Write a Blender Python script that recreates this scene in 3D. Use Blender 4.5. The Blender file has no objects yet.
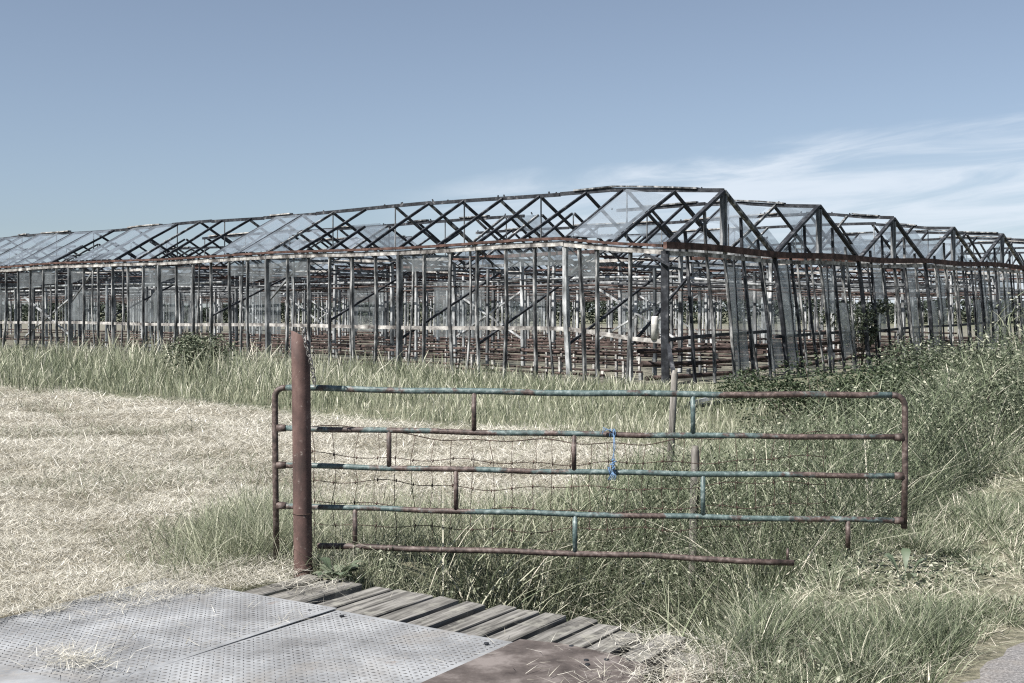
import bpy, math, random
import numpy as np
from mathutils import Vector, noise as mnoise

random.seed(11)
rng = np.random.default_rng(7)
R_ = math.radians
scene = bpy.context.scene
COL = scene.collection
EYE = 1.75

# ------------------------------------------------------------------ materials
def new_mat(name):
    m = bpy.data.materials.new(name); m.use_nodes = True
    nt = m.node_tree
    for n in list(nt.nodes): nt.nodes.remove(n)
    out = nt.nodes.new('ShaderNodeOutputMaterial')
    return m, nt, out

def N(nt, t, **kw):
    n = nt.nodes.new(t)
    for k, v in kw.items():
        if k in n.inputs.keys(): n.inputs[k].default_value = v
        else: setattr(n, k, v)
    return n

def noise_tex(nt, scale, detail=5, rough=.6, stretch=None, dist=0.0):
    g = nt.nodes.new('ShaderNodeNewGeometry')
    src = g.outputs['Position']
    if stretch:
        mp = nt.nodes.new('ShaderNodeMapping'); mp.inputs['Scale'].default_value = stretch
        nt.links.new(src, mp.inputs['Vector']); src = mp.outputs['Vector']
    n = nt.nodes.new('ShaderNodeTexNoise')
    n.inputs['Scale'].default_value = scale; n.inputs['Detail'].default_value = detail
    n.inputs['Roughness'].default_value = rough; n.inputs['Distortion'].default_value = dist
    nt.links.new(src, n.inputs['Vector'])
    return n.outputs['Fac']

def ramp(nt, fac, stops):
    r = nt.nodes.new('ShaderNodeValToRGB')
    e = r.color_ramp.elements
    while len(e) < len(stops): e.new(.5)
    for el, (p, c) in zip(e, stops):
        el.position = p
        el.color = (c[0], c[1], c[2], 1) if hasattr(c, '__len__') else (c, c, c, 1)
    nt.links.new(fac, r.inputs['Fac'])
    return r.outputs['Color']

def mixc(nt, fac, a, b):
    m = nt.nodes.new('ShaderNodeMix'); m.data_type = 'RGBA'
    for sock, v in ((m.inputs[0], fac), (m.inputs[6], a), (m.inputs[7], b)):
        if hasattr(v, 'is_linked'): nt.links.new(v, sock)
        elif hasattr(v, '__len__'): sock.default_value = (*v[:3], 1)
        else: sock.default_value = v
    return m.outputs[2]

def surface(nt, out, col, rough=.8, metal=0.0, bump=None, bstr=.3, bdist=.01):
    p = nt.nodes.new('ShaderNodeBsdfPrincipled')
    if hasattr(col, 'is_linked'): nt.links.new(col, p.inputs['Base Color'])
    else: p.inputs['Base Color'].default_value = (*col, 1)
    if hasattr(rough, 'is_linked'): nt.links.new(rough, p.inputs['Roughness'])
    else: p.inputs['Roughness'].default_value = rough
    p.inputs['Metallic'].default_value = metal
    if bump is not None:
        b = nt.nodes.new('ShaderNodeBump'); b.inputs['Strength'].default_value = bstr
        b.inputs['Distance'].default_value = bdist
        nt.links.new(bump, b.inputs['Height']); nt.links.new(b.outputs['Normal'], p.inputs['Normal'])
    nt.links.new(p.outputs['BSDF'], out.inputs['Surface'])
    return p

M = {}
def simple(name, stops, scale, detail=6, rough=.85, metal=0, stretch=None, bstr=.4, bdist=.01, dist=0.0):
    m, nt, out = new_mat(name)
    f = noise_tex(nt, scale, detail, .65, stretch, dist)
    p = surface(nt, out, ramp(nt, f, stops), rough, metal, f, bstr, bdist)
    p.inputs['Specular IOR Level'].default_value = .22
    M[name] = m
    return m

simple('bar_weathered', [(.36, (.018, .019, .021)), (.5, (.085, .088, .09)), (.63, (.36, .36, .355))], 5.5, 8, .7, 0, (1, 1, .35))
simple('rafter_dark', [(.40, (.010, .011, .014)), (.56, (.032, .035, .041)), (.72, (.17, .17, .175))], 4.5, 8, .65)
simple('post_white', [(.36, (.06, .06, .06)), (.5, (.22, .23, .235)), (.66, (.52, .53, .54))], 4, 7, .6, 0, (1, 1, .4))
simple('post_grey', [(.36, (.03, .032, .034)), (.55, (.13, .137, .143)), (.7, (.34, .345, .35))], 4, 7, .65, 0, (1, 1, .4))
simple('board_flaking', [(.38, (.06, .055, .052)), (.5, (.22, .21, .2)), (.64, (.48, .465, .44))], 3.2, 9, .85)
simple('rust_beam', [(.34, (.022, .015, .013)), (.52, (.07, .040, .033)), (.68, (.15, .095, .08))], 4, 8, .85)
simple('rust_pipe', [(.38, (.016, .013, .012)), (.52, (.052, .037, .033)), (.68, (.14, .102, .092))], 3, 7, .8)
simple('stand_white', [(.38, (.10, .095, .09)), (.62, (.46, .45, .43))], 9, 5, .8)
simple('wood_stake', [(.36, (.05, .045, .04)), (.52, (.17, .16, .145)), (.7, (.34, .32, .30))], 18, 7, .9, 0, (1, 1, .12), .8, .01)
simple('rust_plate', [(.32, (.04, .033, .031)), (.5, (.085, .072, .067)), (.66, (.17, .15, .142))], 5.5, 10, .85, 0, None, .6, .006)
simple('concrete_pot', [(.3, (.32, .31, .29)), (.6, (.58, .57, .54))], 9, 6, .9)
simple('wire_rust', [(.4, (.03, .022, .018)), (.6, (.09, .06, .05))], 30, 3, .8)
simple('chain_steel', [(.4, (.06, .055, .05)), (.6, (.34, .33, .32))], 60, 3, .45, .5)
simple('bark', [(.35, (.03, .025, .02)), (.6, (.1, .085, .07))], 20, 5, .9)

# rope
m, nt, out = new_mat('rope_blue'); f = noise_tex(nt, 120, 3)
surface(nt, out, ramp(nt, f, [(.35, (.04, .08, .15)), (.6, (.12, .21, .34))]), .8); M['rope_blue'] = m

# post: deep rust red
m, nt, out = new_mat('rust_post')
f = noise_tex(nt, 7, 9, .65, (1, 1, .5)); f2 = noise_tex(nt, 34, 6, .6)
c = ramp(nt, f, [(.34, (.036, .022, .019)), (.5, (.078, .044, .038)), (.66, (.13, .082, .07))])
c = mixc(nt, ramp(nt, f2, [(.62, 0), (.74, .65)]), c, (.30, .26, .23))
surface(nt, out, c, .78, 0, f2, .35, .004); M['rust_post'] = m

# gate: rust with remains of teal paint
def gate_mat(name, lo, hi):
    m, nt, out = new_mat(name)
    f = noise_tex(nt, 3.4, 13, .74, (1, 1, 1.4)); f2 = noise_tex(nt, 30, 7, .68)
    rust = ramp(nt, f2, [(.36, (.022, .016, .014)), (.52, (.068, .046, .040)), (.7, (.19, .15, .135))])
    paint = ramp(nt, f2, [(.34, (.03, .047, .046)), (.52, (.072, .108, .106)), (.74, (.27, .31, .305))])
    big = noise_tex(nt, 1.15, 4, .6)
    add = N(nt, 'ShaderNodeMath', operation='ADD'); nt.links.new(f, add.inputs[0]); nt.links.new(big, add.inputs[1])
    mr = N(nt, 'ShaderNodeMapRange'); mr.inputs['From Min'].default_value = lo; mr.inputs['From Max'].default_value = hi
    nt.links.new(add.outputs[0], mr.inputs['Value'])
    surface(nt, out, mixc(nt, mr.outputs['Result'], rust, paint), .5, 0, f2, .4, .003); M[name] = m
gate_mat('gate_paint', .985, 1.04); gate_mat('gate_teal', .91, .97)

m, nt, out = new_mat('gate_rust')
f2 = noise_tex(nt, 26, 6, .65)
surface(nt, out, ramp(nt, f2, [(.36, (.022, .016, .014)), (.52, (.066, .045, .039)), (.7, (.18, .145, .132))]), .6, 0, f2, .35, .003)
M['gate_rust'] = m

# dirty glass
def glass(name, lo, hi, tint):
    m, nt, out = new_mat(name)
    t = N(nt, 'ShaderNodeBsdfTransparent'); t.inputs['Color'].default_value = (.93, .95, .96, 1)
    p = N(nt, 'ShaderNodeBsdfPrincipled'); p.inputs['Base Color'].default_value = (*tint, 1); p.inputs['Roughness'].default_value = .1
    tl = N(nt, 'ShaderNodeBsdfTranslucent'); tl.inputs['Color'].default_value = (*tint, 1)
    m2 = N(nt, 'ShaderNodeMixShader'); m2.inputs['Fac'].default_value = .5
    nt.links.new(p.outputs[0], m2.inputs[1]); nt.links.new(tl.outputs[0], m2.inputs[2])
    f = noise_tex(nt, 2.2, 7, .6, (1, 1, .6))
    mx = N(nt, 'ShaderNodeMixShader')
    nt.links.new(ramp(nt, f, [(.35, lo), (.65, hi)]), mx.inputs['Fac'])
    nt.links.new(t.outputs[0], mx.inputs[1]); nt.links.new(m2.outputs[0], mx.inputs[2])
    nt.links.new(mx.outputs[0], out.inputs['Surface']); M[name] = m
glass('glass_roof', .20, .48, (.40, .45, .51))
glass('glass_wall', .08, .34, (.34, .36, .37))
glass('glass_grimy', .26, .62, (.36, .38, .39))

# galvanised tread plate
m, nt, out = new_mat('tread_plate')
f = noise_tex(nt, 2.4, 8, .65); f2 = noise_tex(nt, 45, 5, .6)
c = ramp(nt, f, [(.34, (.17, .172, .175)), (.5, (.26, .267, .275)), (.64, (.35, .36, .37))])
c = mixc(nt, ramp(nt, f2, [(.55, 0), (.75, .4)]), c, (.30, .265, .225))
f4 = noise_tex(nt, 1.1, 6, .7, None, .8)
c = mixc(nt, ramp(nt, f4, [(.54, 0), (.66, .55)]), c, (.24, .22, .195))
f5 = noise_tex(nt, 6, 8, .7)
c = mixc(nt, ramp(nt, f5, [(.63, 0), (.70, .6)]), c, (.20, .15, .12))
surface(nt, out, c, ramp(nt, f2, [(.3, .5), (.7, .7)]), .2, f2, .15, .002); M['tread_plate'] = m
m, nt, out = new_mat('tread_stud')  # shaded stud sides put into the colour as a darker steel
f = noise_tex(nt, 6, 5)
surface(nt, out, ramp(nt, f, [(.38, (.045, .045, .047)), (.62, (.15, .15, .152))]), .85, 0); M['tread_stud'] = m

# weathered planks: grain follows the plank (object coordinates, plank lies along its local x)
m, nt, out = new_mat('plank_wood')
tc = N(nt, 'ShaderNodeTexCoord'); oi = N(nt, 'ShaderNodeObjectInfo')
mp = N(nt, 'ShaderNodeMapping'); mp.inputs['Scale'].default_value = (2.2, 38, 20)
nt.links.new(tc.outputs['Object'], mp.inputs['Vector'])
ad = N(nt, 'ShaderNodeVectorMath', operation='ADD'); nt.links.new(mp.outputs[0], ad.inputs[0])
sc_ = N(nt, 'ShaderNodeMath', operation='MULTIPLY'); sc_.inputs[1].default_value = 57.0
nt.links.new(oi.outputs['Random'], sc_.inputs[0]); nt.links.new(sc_.outputs[0], ad.inputs[1])
nz = N(nt, 'ShaderNodeTexNoise'); nz.inputs['Scale'].default_value = 1.0; nz.inputs['Detail'].default_value = 7; nz.inputs['Distortion'].default_value = .6
nt.links.new(ad.outputs[0], nz.inputs['Vector'])
c = ramp(nt, nz.outputs['Fac'], [(.30, (.035, .033, .03)), (.49, (.115, .11, .10)), (.7, (.25, .24, .225))])
f2 = noise_tex(nt, 9, 6, .65)
c = mixc(nt, ramp(nt, f2, [(.52, 0), (.66, .7)]), c, (.24, .235, .205))
surface(nt, out, c, .92, 0, nz.outputs['Fac'], .7, .006); M['plank_wood'] = m

# leaves and blades: colour from per-blade tint, thin and slightly translucent
def veg(name, stops, trans=.3, rough=.6, tipmix=None):
    m, nt, out = new_mat(name)
    a = N(nt, 'ShaderNodeAttribute', attribute_name='tint')
    c = ramp(nt, a.outputs['Fac'], stops)
    d = N(nt, 'ShaderNodeBsdfPrincipled'); d.inputs['Roughness'].default_value = rough
    d.inputs['Specular IOR Level'].default_value = .35
    nt.links.new(c, d.inputs['Base Color'])
    t = N(nt, 'ShaderNodeBsdfTranslucent'); nt.links.new(c, t.inputs['Color'])
    mx = N(nt, 'ShaderNodeMixShader'); mx.inputs['Fac'].default_value = trans
    nt.links.new(d.outputs[0], mx.inputs[1]); nt.links.new(t.outputs[0], mx.inputs[2])
    nt.links.new(mx.outputs[0], out.inputs['Surface']); M[name] = m
veg('meadow_blade', [(0, (.026, .036, .02)), (.28, (.125, .15, .09)), (.52, (.265, .285, .195)), (.78, (.47, .465, .36)), (1, (.70, .67, .57))], .25)
veg('verge_blade', [(0, (.024, .035, .02)), (.3, (.085, .11, .062)), (.55, (.20, .23, .145)), (.8, (.43, .425, .33)), (1, (.70, .65, .55))], .22)
veg('weed_leaf', [(0, (.016, .024, .014)), (.3, (.048, .062, .037)), (.65, (.15, .172, .115)), (1, (.42, .42, .33))], .22)
veg('hay_strand', [(0, (.09, .083, .06)), (.2, (.22, .205, .155)), (.5, (.46, .44, .375)), (.8, (.655, .63, .565)), (1, (.80, .775, .71))], .2, .55)
veg('dock_leaf', [(0, (.05, .07, .043)), (.5, (.095, .125, .08)), (1, (.17, .195, .14))], .2, .45)
veg('bush_leaf', [(0, (.016, .026, .014)), (.4, (.04, .058, .03)), (.8, (.085, .11, .06)), (1, (.17, .19, .12))], .22, .5)
veg('far_leaf', [(0, (.02, .028, .02)), (1, (.055, .07, .05))], .2)

# ground
m, nt, out = new_mat('ground_earth')
ah = N(nt, 'ShaderNodeAttribute', attribute_name='hay'); asl = N(nt, 'ShaderNodeAttribute', attribute_name='soil'); adt = N(nt, 'ShaderNodeAttribute', attribute_name='mud')
n1 = noise_tex(nt, 3.5, 9, .7); n2 = noise_tex(nt, .7, 5, .6); n3 = noise_tex(nt, 22, 6, .7)
gr = ramp(nt, n1, [(.34, (.045, .05, .03)), (.5, (.11, .115, .07)), (.68, (.22, .205, .145))])
hy = ramp(nt, n3, [(.32, (.06, .055, .038)), (.5, (.19, .17, .125)), (.68, (.40, .36, .29))])
so = ramp(nt, n1, [(.32, (.03, .025, .02)), (.46, (.11, .105, .08)), (.58, (.20, .19, .15)), (.7, (.36, .34, .29))])
aw = N(nt, 'ShaderNodeAttribute', attribute_name='ditch_shade')  # mud bed blackened with depth: shade of the hollow put into its colour
md = ramp(nt, n3, [(.35, (.09, .072, .06)), (.65, (.25, .21, .18))])
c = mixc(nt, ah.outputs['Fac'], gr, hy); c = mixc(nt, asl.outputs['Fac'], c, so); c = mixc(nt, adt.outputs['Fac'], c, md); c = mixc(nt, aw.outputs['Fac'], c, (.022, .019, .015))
surface(nt, out, c, .95, 0, n3, .8, .03); M['ground_earth'] = m
m, nt, out = new_mat('asphalt')
n3 = noise_tex(nt, 70, 6, .7); n1 = noise_tex(nt, 4, 5, .6)
c = ramp(nt, n3, [(.34, (.06, .058, .058)), (.5, (.15, .145, .145)), (.66, (.30, .29, .285))])
c = mixc(nt, ramp(nt, n1, [(.45, 0), (.7, .5)]), c, (.22, .195, .17))
surface(nt, out, c, .9, 0, n3, .6, .008); M['asphalt'] = m

# ------------------------------------------------------------------ mesh helpers
class MB:
    def __init__(s): s.v = []; s.f = []; s.smooth = False; s.mi = []
    def beam(s, a, b, w, h, up=(0, 0, 1), mi=0):
        a = Vector(a); b = Vector(b); d = b - a
        if d.length < 1e-6: return s
        d.normalize(); up = Vector(up)
        side = d.cross(up)
        if side.length < 1e-4: side = d.cross(Vector((1, 0, 0)))
        side.normalize(); u = side.cross(d).normalized()
        k = len(s.v)
        for p in (a, b):
            for sx, sy in ((-1, -1), (1, -1), (1, 1), (-1, 1)):
                s.v.append(p + side * (sx * w / 2) + u * (sy * h / 2))
        for q in ((0, 1, 2, 3), (7, 6, 5, 4), (0, 4, 5, 1), (1, 5, 6, 2), (2, 6, 7, 3), (3, 7, 4, 0)):
            s.f.append(tuple(k + i for i in q)); s.mi.append(mi)
        return s
    def bent(s, pts, w, h, up=(0, 0, 1)):
        """one bar swept through several points with a square section"""
        return s.tube(pts, w * .62, 4, (w, h))
    def tube(s, pts, r, n=8, rect=None, cap=True):
        pts = [Vector(p) for p in pts]; k0 = len(s.v); m_ = len(pts)
        rs = r if hasattr(r, '__len__') else [r] * m_
        nrm = None
        for i, p in enumerate(pts):
            d = (pts[min(i + 1, m_ - 1)] - pts[max(i - 1, 0)]).normalized()
            if nrm is None:
                nrm = d.cross(Vector((0, 0, 1)))
                if nrm.length < .05: nrm = d.cross(Vector((.62, -.78, 0)))
            nrm = (nrm - d * nrm.dot(d)).normalized(); bi = d.cross(nrm)
            for j in range(n):
                if rect:
                    sx, sy = ((-1, -1), (1, -1), (1, 1), (-1, 1))[j]
                    s.v.append(p + nrm * (sx * rect[0] / 2) + bi * (sy * rect[1] / 2))
                else:
                    t = 2 * math.pi * j / n
                    s.v.append(p + nrm * (math.cos(t) * rs[i]) + bi * (math.sin(t) * rs[i]))
        for i in range(m_ - 1):
            for j in range(n):
                a = k0 + i * n + j; b = k0 + i * n + (j + 1) % n
                s.f.append((a, b, b + n, a + n)); s.mi.append(0)
        if cap:
            s.f.append(tuple(k0 + j for j in reversed(range(n)))); s.mi.append(0)
            e = k0 + (m_ - 1) * n
            s.f.append(tuple(e + j for j in range(n))); s.mi.append(0)
        if not rect: s.smooth = True
        return s
    def quad(s, a, b, c, d, t=.006):
        """thin sheet of real thickness"""
        a, b, c, d = map(Vector, (a, b, c, d))
        n = (b - a).cross(d - a).normalized() * t
        k = len(s.v); s.v += [a, b, c, d, a + n, b + n, c + n, d + n]
        for q in ((3, 2, 1, 0), (4, 5, 6, 7), (0, 1, 5, 4), (1, 2, 6, 5), (2, 3, 7, 6), (3, 0, 4, 7)):
            s.f.append(tuple(k + i for i in q)); s.mi.append(0)
        return s
    def build(s, name, mats, parent=None, loc=None):
        base = Vector(loc) if loc else (Vector(ROOT[parent.name]) if parent else Vector((0, 0, 0)))
        me = bpy.data.meshes.new(name)
        me.from_pydata([tuple(v - base) for v in s.v], [], s.f)
        if not isinstance(mats, (list, tuple)): mats = [mats]
        for mt in mats: me.materials.append(mt)
        if len(mats) > 1: me.polygons.foreach_set('material_index', s.mi)
        if s.smooth:
            me.polygons.foreach_set('use_smooth', [len(f) == 4 for f in s.f])
        me.update()
        o = bpy.data.objects.new(name, me); COL.objects.link(o)
        if parent:
            o.parent = parent; ROOT[o.name] = ROOT[parent.name]
        else:
            o.location = base; ROOT[o.name] = tuple(base)
        return o
ROOT = {}

def tag(o, label, cat, group=None, kind=None):
    o['label'] = label; o['category'] = cat
    if group: o['group'] = group
    if kind: o['kind'] = kind
    return o
def empty(name, loc, label, cat, group=None):
    o = bpy.data.objects.new(name, None); COL.objects.link(o); o.location = loc
    o.empty_display_size = .3
    ROOT[o.name] = tuple(loc)
    return tag(o, label, cat, group)

def np_mesh(name, verts, faces_n, mat, attrs, smooth=False, parent=None):
    """verts (V,3); faces_n int array (F,k)"""
    me = bpy.data.meshes.new(name)
    V = len(verts); F, k = faces_n.shape
    me.vertices.add(V); me.vertices.foreach_set('co', np.ascontiguousarray(verts, np.float32).ravel())
    me.loops.add(F * k); me.loops.foreach_set('vertex_index', np.ascontiguousarray(faces_n, np.int32).ravel())
    me.polygons.add(F); me.polygons.foreach_set('loop_start', np.arange(0, F * k, k, dtype=np.int32))
    if smooth: me.polygons.foreach_set('use_smooth', np.ones(F, bool))
    me.update(calc_edges=True)
    for an, arr in attrs.items():
        at = me.attributes.new(an, 'FLOAT', 'POINT'); at.data.foreach_set('value', np.ascontiguousarray(arr, np.float32))
    me.materials.append(mat)
    o = bpy.data.objects.new(name, me); COL.objects.link(o); ROOT[o.name] = (0, 0, 0)
    if parent: o.parent = parent
    return o

# ------------------------------------------------------------------ layout frames
Bv = np.array((.537, .844)); Bv /= np.linalg.norm(Bv)       # along ditch and road
Cv = np.array((Bv[1], -Bv[0]))                               # across, towards the road
Q = np.array((.27, 6.70))
def bc(x, y): 
    dx, dy = x - Q[0], y - Q[1]
    return dx * Bv[0] + dy * Bv[1], dx * Cv[0] + dy * Cv[1]
def P(b, c, z=0.0):
    p = Q + Bv * b + Cv * c
    return Vector((p[0], p[1], z))
Lv = np.array((-.767, .641)); Rv = np.array((.641, .767)); G0 = np.array((3.5, 27.0))
def wall_sr(x, y):
    dx, dy = x - G0[0], y - G0[1]
    return dx * Lv[0] + dy * Lv[1], dx * Rv[0] + dy * Rv[1]
EAVE, RIDGE, BAY, SEC = 3.45, 4.95, 5.3, 5.73
def sst(x): x = min(1, max(0, x)); return x * x * (3 - 2 * x)
def G(s, r, z):
    w = sst(1 - s / 3.3) * (1 - .9 * sst((r - 4) / 22) * (1 if z < 3.6 else 0))
    dz = -.27 * w * min(1, max(0, z) / 1.0)
    dz += .025 * math.sin(s * .55 + r * .9) * min(1, z / 2) if z > 0 else 0
    p = G0 + Lv * s + Rv * r
    return Vector((p[0], p[1], z + dz))

def smooth(x): x = np.clip(x, 0, 1); return x * x * (3 - 2 * x)
def wav(x, y, k, sd=0.0):
    return (np.sin(k * (x * .83 + y * .56) + 1.3 + sd) + np.sin(k * 1.37 * (x * -.47 + y * .88) + 4.1 + sd * 2) + np.sin(k * 2.3 * (x * .31 - y * .95) + 2.2 + sd * 3) * .6 + np.sin(k * 3.9 * (x * .91 + y * .42) + sd) * .35) / 2.95
def ditch_depth(x, y):
    b, c = bc(x, y)
    prof = 1 - smooth((np.abs(c + .35) - .15) / 1.25)
    return 1.15 * prof * smooth((46 - b) / 6) * smooth((b + 26) / 4)
def ground_z(x, y):
    x = np.asarray(x, float); y = np.asarray(y, float)
    b, c = bc(x, y)
    z = -ditch_depth(x, y)
    z = z + (wav(x, y, 1.1) * .025 + wav(x, y, 3.4) * .012) * smooth((np.hypot(x, y) - 3) / 4) * (1 - smooth((np.hypot(x, y) - 40) / 20))
    # hay windrow swellings
    z = z + .07 * smooth((-2.6 - c) / 1.5) * (wav(x, y, .9, 2) > -9) * (0.5 + .5 * wav(x, y, 1.7, 1)) * (1 - smooth((np.hypot(x, y) - 26) / 6))
    # road and bridge stay level
    lvl = smooth((c - 1.5) / .5) 
    br = (1 - smooth((np.abs(b + 1.75) - 1.9) / .3)) * smooth((c + 2.7) / .4)
    z = np.where(z > -.02, z * (1 - np.maximum(lvl, br)), z)
    return z
def in_strip_dist(x, y):
    s, r = wall_sr(x, y); return -r          # distance in front of the left wall
def hay_mask(x, y):
    b, c = bc(x, y); s, r = wall_sr(x, y)
    w1 = wav(x, y, .8, 3) * .7
    return smooth((-1.95 - c + w1 * .35) / .6) * smooth((-r - 9.6 + w1) / .9)

# ------------------------------------------------------------------ ground, road
def axis(lo, hi, a, b, fine, far):
    inner = np.arange(a, b + 1e-6, fine)
    l = a - np.geomspace(fine * 2, a - lo, far)[::-1]; h = b + np.geomspace(fine * 2, hi - b, far)
    return np.concatenate([l, inner, h])
gx = axis(-2500, 2500, -15, 14, .17, 26); gy = axis(-60, 3200, 3.5, 34, .17, 30)
XX, YY = np.meshgrid(gx, gy)
ZZ = ground_z(XX, YY)
nx, ny = len(gx), len(gy)
idx = np.arange(nx * ny).reshape(ny, nx)
fc = np.stack([idx[:-1, :-1], idx[:-1, 1:], idx[1:, 1:], idx[1:, :-1]], -1).reshape(-1, 4)
s_, r_ = wall_sr(XX, YY)
b_, c_ = bc(XX, YY)
soil = smooth((r_ + .3) / .8) * smooth((s_ + .2) / .7) * smooth((150 - s_) / 3) * smooth((110 - r_) / 3)
mud = (1 - smooth((np.abs(b_ + .9) - 1.0) / .5)) * smooth((c_ - .5) / .4) * smooth((2.0 - c_) / .5)
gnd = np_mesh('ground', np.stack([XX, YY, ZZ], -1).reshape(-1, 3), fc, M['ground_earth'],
              {'hay': np.maximum(hay_mask(XX, YY), .5 * smooth((c_ - 1.7) / .3) * smooth((3.2 - c_) / .3)).ravel(), 'soil': soil.ravel(), 'mud': mud.ravel(), 'ditch_shade': smooth((ditch_depth(XX, YY) - .35) / .3).ravel()}, True)
gnd['kind'] = 'structure'
# road: slightly ragged edge sheet
vv, ff = [], []
bs = np.concatenate([np.arange(-60, -6, 2.0), np.arange(-6, 12, .15), np.arange(12, 300, 4.0)])
for b in bs:
    e = 2.08 + .16 * min(2.2, max(-1, b)) + .07 * math.sin(b * 2.1) + .05 * math.sin(b * 5.7 + 1) + .03 * math.sin(b * 13)
    if b > 12: e = 2.43
    vv += [P(b, e, -.01), P(b, e + .06, .012), P(b, 5.6, .03), P(b, 6.2, .0)]
for i in range(len(bs) - 1):
    for j in range(3):
        a = i * 4 + j; ff.append((a, a + 1, a + 5, a + 4))
rm = MB(); rm.v = vv; rm.f = [f[::-1] for f in ff]; rm.mi = [0] * len(ff)
road = rm.build('road', M['asphalt']); road['kind'] = 'structure'

# ------------------------------------------------------------------ greenhouse
gh = empty('greenhouse', (float(G0[0]), float(G0[1]), 0), 'huge derelict greenhouse with bare grey frames and broken glass behind the meadow grass', 'greenhouse')
MAXN = 100
def emit(name, items, limit=MAXN):
    """items: list of (distance, MB, material); nearest ones become parts, the remainder one part of kind stuff"""
    items = sorted(items, key=lambda t: t[0])
    for d, mb, mt in items[:limit]: mb.build(name, mt, gh)
    rest = items[limit:]
    if rest:
        mats = []; big = MB()
        for d, mb, mt in rest:
            if mt not in mats: mats.append(mt)
            k = len(big.v); big.v += mb.v
            big.f += [tuple(i + k for i in f) for f in mb.f]; big.mi += [mats.index(mt)] * len(mb.f)
        o = big.build(name, mats, gh); o['kind'] = 'stuff'
def dist(*ps): 
    p = Vector(ps[0]); return math.hypot(p.x, p.y)
NB, NS = 9, 14
SMAX = NS * SEC; RMAX = NB * BAY
upR = (Rv[0], Rv[1], 0); upL = (Lv[0], Lv[1], 0)
jit = lambda a: random.uniform(-a, a)

# --- left side wall (r = 0)
bars, posts = [], []
k = 0; s = 0.0
while s < SMAX:
    main = (k % 6 == 3)
    zb = -.1
    if k == 0:
        mb = MB().bent([G(.06, .12, zb), G(0.02, .02, 1.6), G(0, 0, EAVE - .05)], .17, .15)
        posts.append((dist(G(0, 0, 0)), mb, M['rafter_dark']))
    elif main:
        wht = (k == 3)
        mb = MB().bent([G(s - (.12 if wht else jit(.06)), .03, zb), G(s + .01, .02, 1.7), G(s, 0, EAVE - .05)], .15 if not wht else .105, .11)
        posts.append((dist(G(s, 0, 0)), mb, M['post_white'] if wht else M['post_grey']))
        if wht:
            bars.append((dist(G(s, 0, 0)), MB().bent([G(s - .62, -.03, zb), G(s - .55, -.02, 1.6), G(s - .42, 0, EAVE - .1)], .08, .07), M['bar_weathered']))
    else:
        j1, j2 = jit(.07), jit(.05)
        if s > 8 and random.random() < .08: j1 = jit(.35)
        ztop = EAVE - .05
        if s > 12 and random.random() < .05: ztop = random.uniform(1.6, 2.6)
        mb = MB().bent([G(s + j1, jit(.03), zb), G(s + j2, .0, 1.75), G(s, 0, ztop)], .078, .065)
        bars.append((dist(G(s, 0, 0)), mb, M['bar_weathered']))
    k += 1; s = k * .955

# --- gable wall (s = 0), bars racked over towards the left
def lean(r): return .36 + .40 * sst(r / 6)
def gable_z(r):
    q = (r % BAY) / BAY
    return EAVE + (RIDGE - EAVE) * (1 - abs(2 * q - 1))
GW = []
k = 1; r = .883
while r < RMAX:
    inbay = k % 6
    ln = lean(r)
    top = gable_z(r) - .08
    mid_b = jit(.09)
    if inbay == 0:
        mb = MB().bent([G(-.02, r + ln + jit(.05), -.1), G(-.03, r + .5 * ln + .05, 1.7), G(0, r + .02, EAVE - .02)], .10, .10)
        posts.append((dist(G(0, r, 0)), mb, M['rafter_dark']))
        rr = r - .05
    elif inbay == 3:
        for o_ in (-.07, .07):
            posts.append((dist(G(0, r, 0)) + .01, MB().beam(G(0, r + o_, EAVE - .05), G(0, r + o_, RIDGE - .1), .085, .09, upR), M['post_grey']))
        mb = MB().bent([G(-.03, r + ln + jit(.06), -.1), G(-.05, r + .5 * ln + mid_b, 1.7), G(0, r + .02, EAVE)], .07, .06)
        bars.append((dist(G(0, r, 0)), mb, M['bar_weathered']))
    else:
        ztop = top if random.random() > .06 or r < 12 else random.uniform(2.2, 3.3)
        mb = MB().bent([G(-.02, r + ln + jit(.09), -.1), G(-.04, r + .55 * ln + mid_b, 1.6), G(0, r + .04, EAVE), G(0, r - .03, ztop)], .068, .06)
        bars.append((dist(G(0, r, 0)), mb, M['rafter_dark'] if random.random() < .55 else M['bar_weathered']))
    k += 1; r = k * .883
for q in range(46):
    r = 3.0 + q * .93 + jit(.25); l2 = lean(r) + jit(.22)
    if r > RMAX: break
    bars.append((dist(G(0, r, 0)) + 2, MB().bent([G(.03, r + l2, -.05), G(.03, r + .55 * l2 + jit(.12), 1.6), G(.03, r + jit(.06), EAVE - .03)], .045, .05), M['bar_weathered'] if q % 3 else M['rafter_dark']))
for q in range(20):
    s_q = 1.4 + q * 2.3 + jit(.6)
    bars.append((dist(G(s_q, 0, 0)) + 2, MB().bent([G(s_q + jit(.25), .05, -.05), G(s_q + jit(.12), .05, 1.7), G(s_q, .05, EAVE - .1)], .045, .05), M['bar_weathered']))
# back walls, far off
far_bars = []
for k in range(int(RMAX / .883)):
    r = k * .883
    far_bars.append((500 + r, MB().beam(G(SMAX, r, 0), G(SMAX, r, gable_z(r)), .07, .07, upR), M['bar_weathered']))
for k in range(int(SMAX / 1.1)):
    s = k * 1.1
    far_bars.append((600 + s, MB().beam(G(s, RMAX, 0), G(s, RMAX, EAVE), .07, .07, upR), M['bar_weathered']))
emit('glazing_bar', bars + far_bars)

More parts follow.
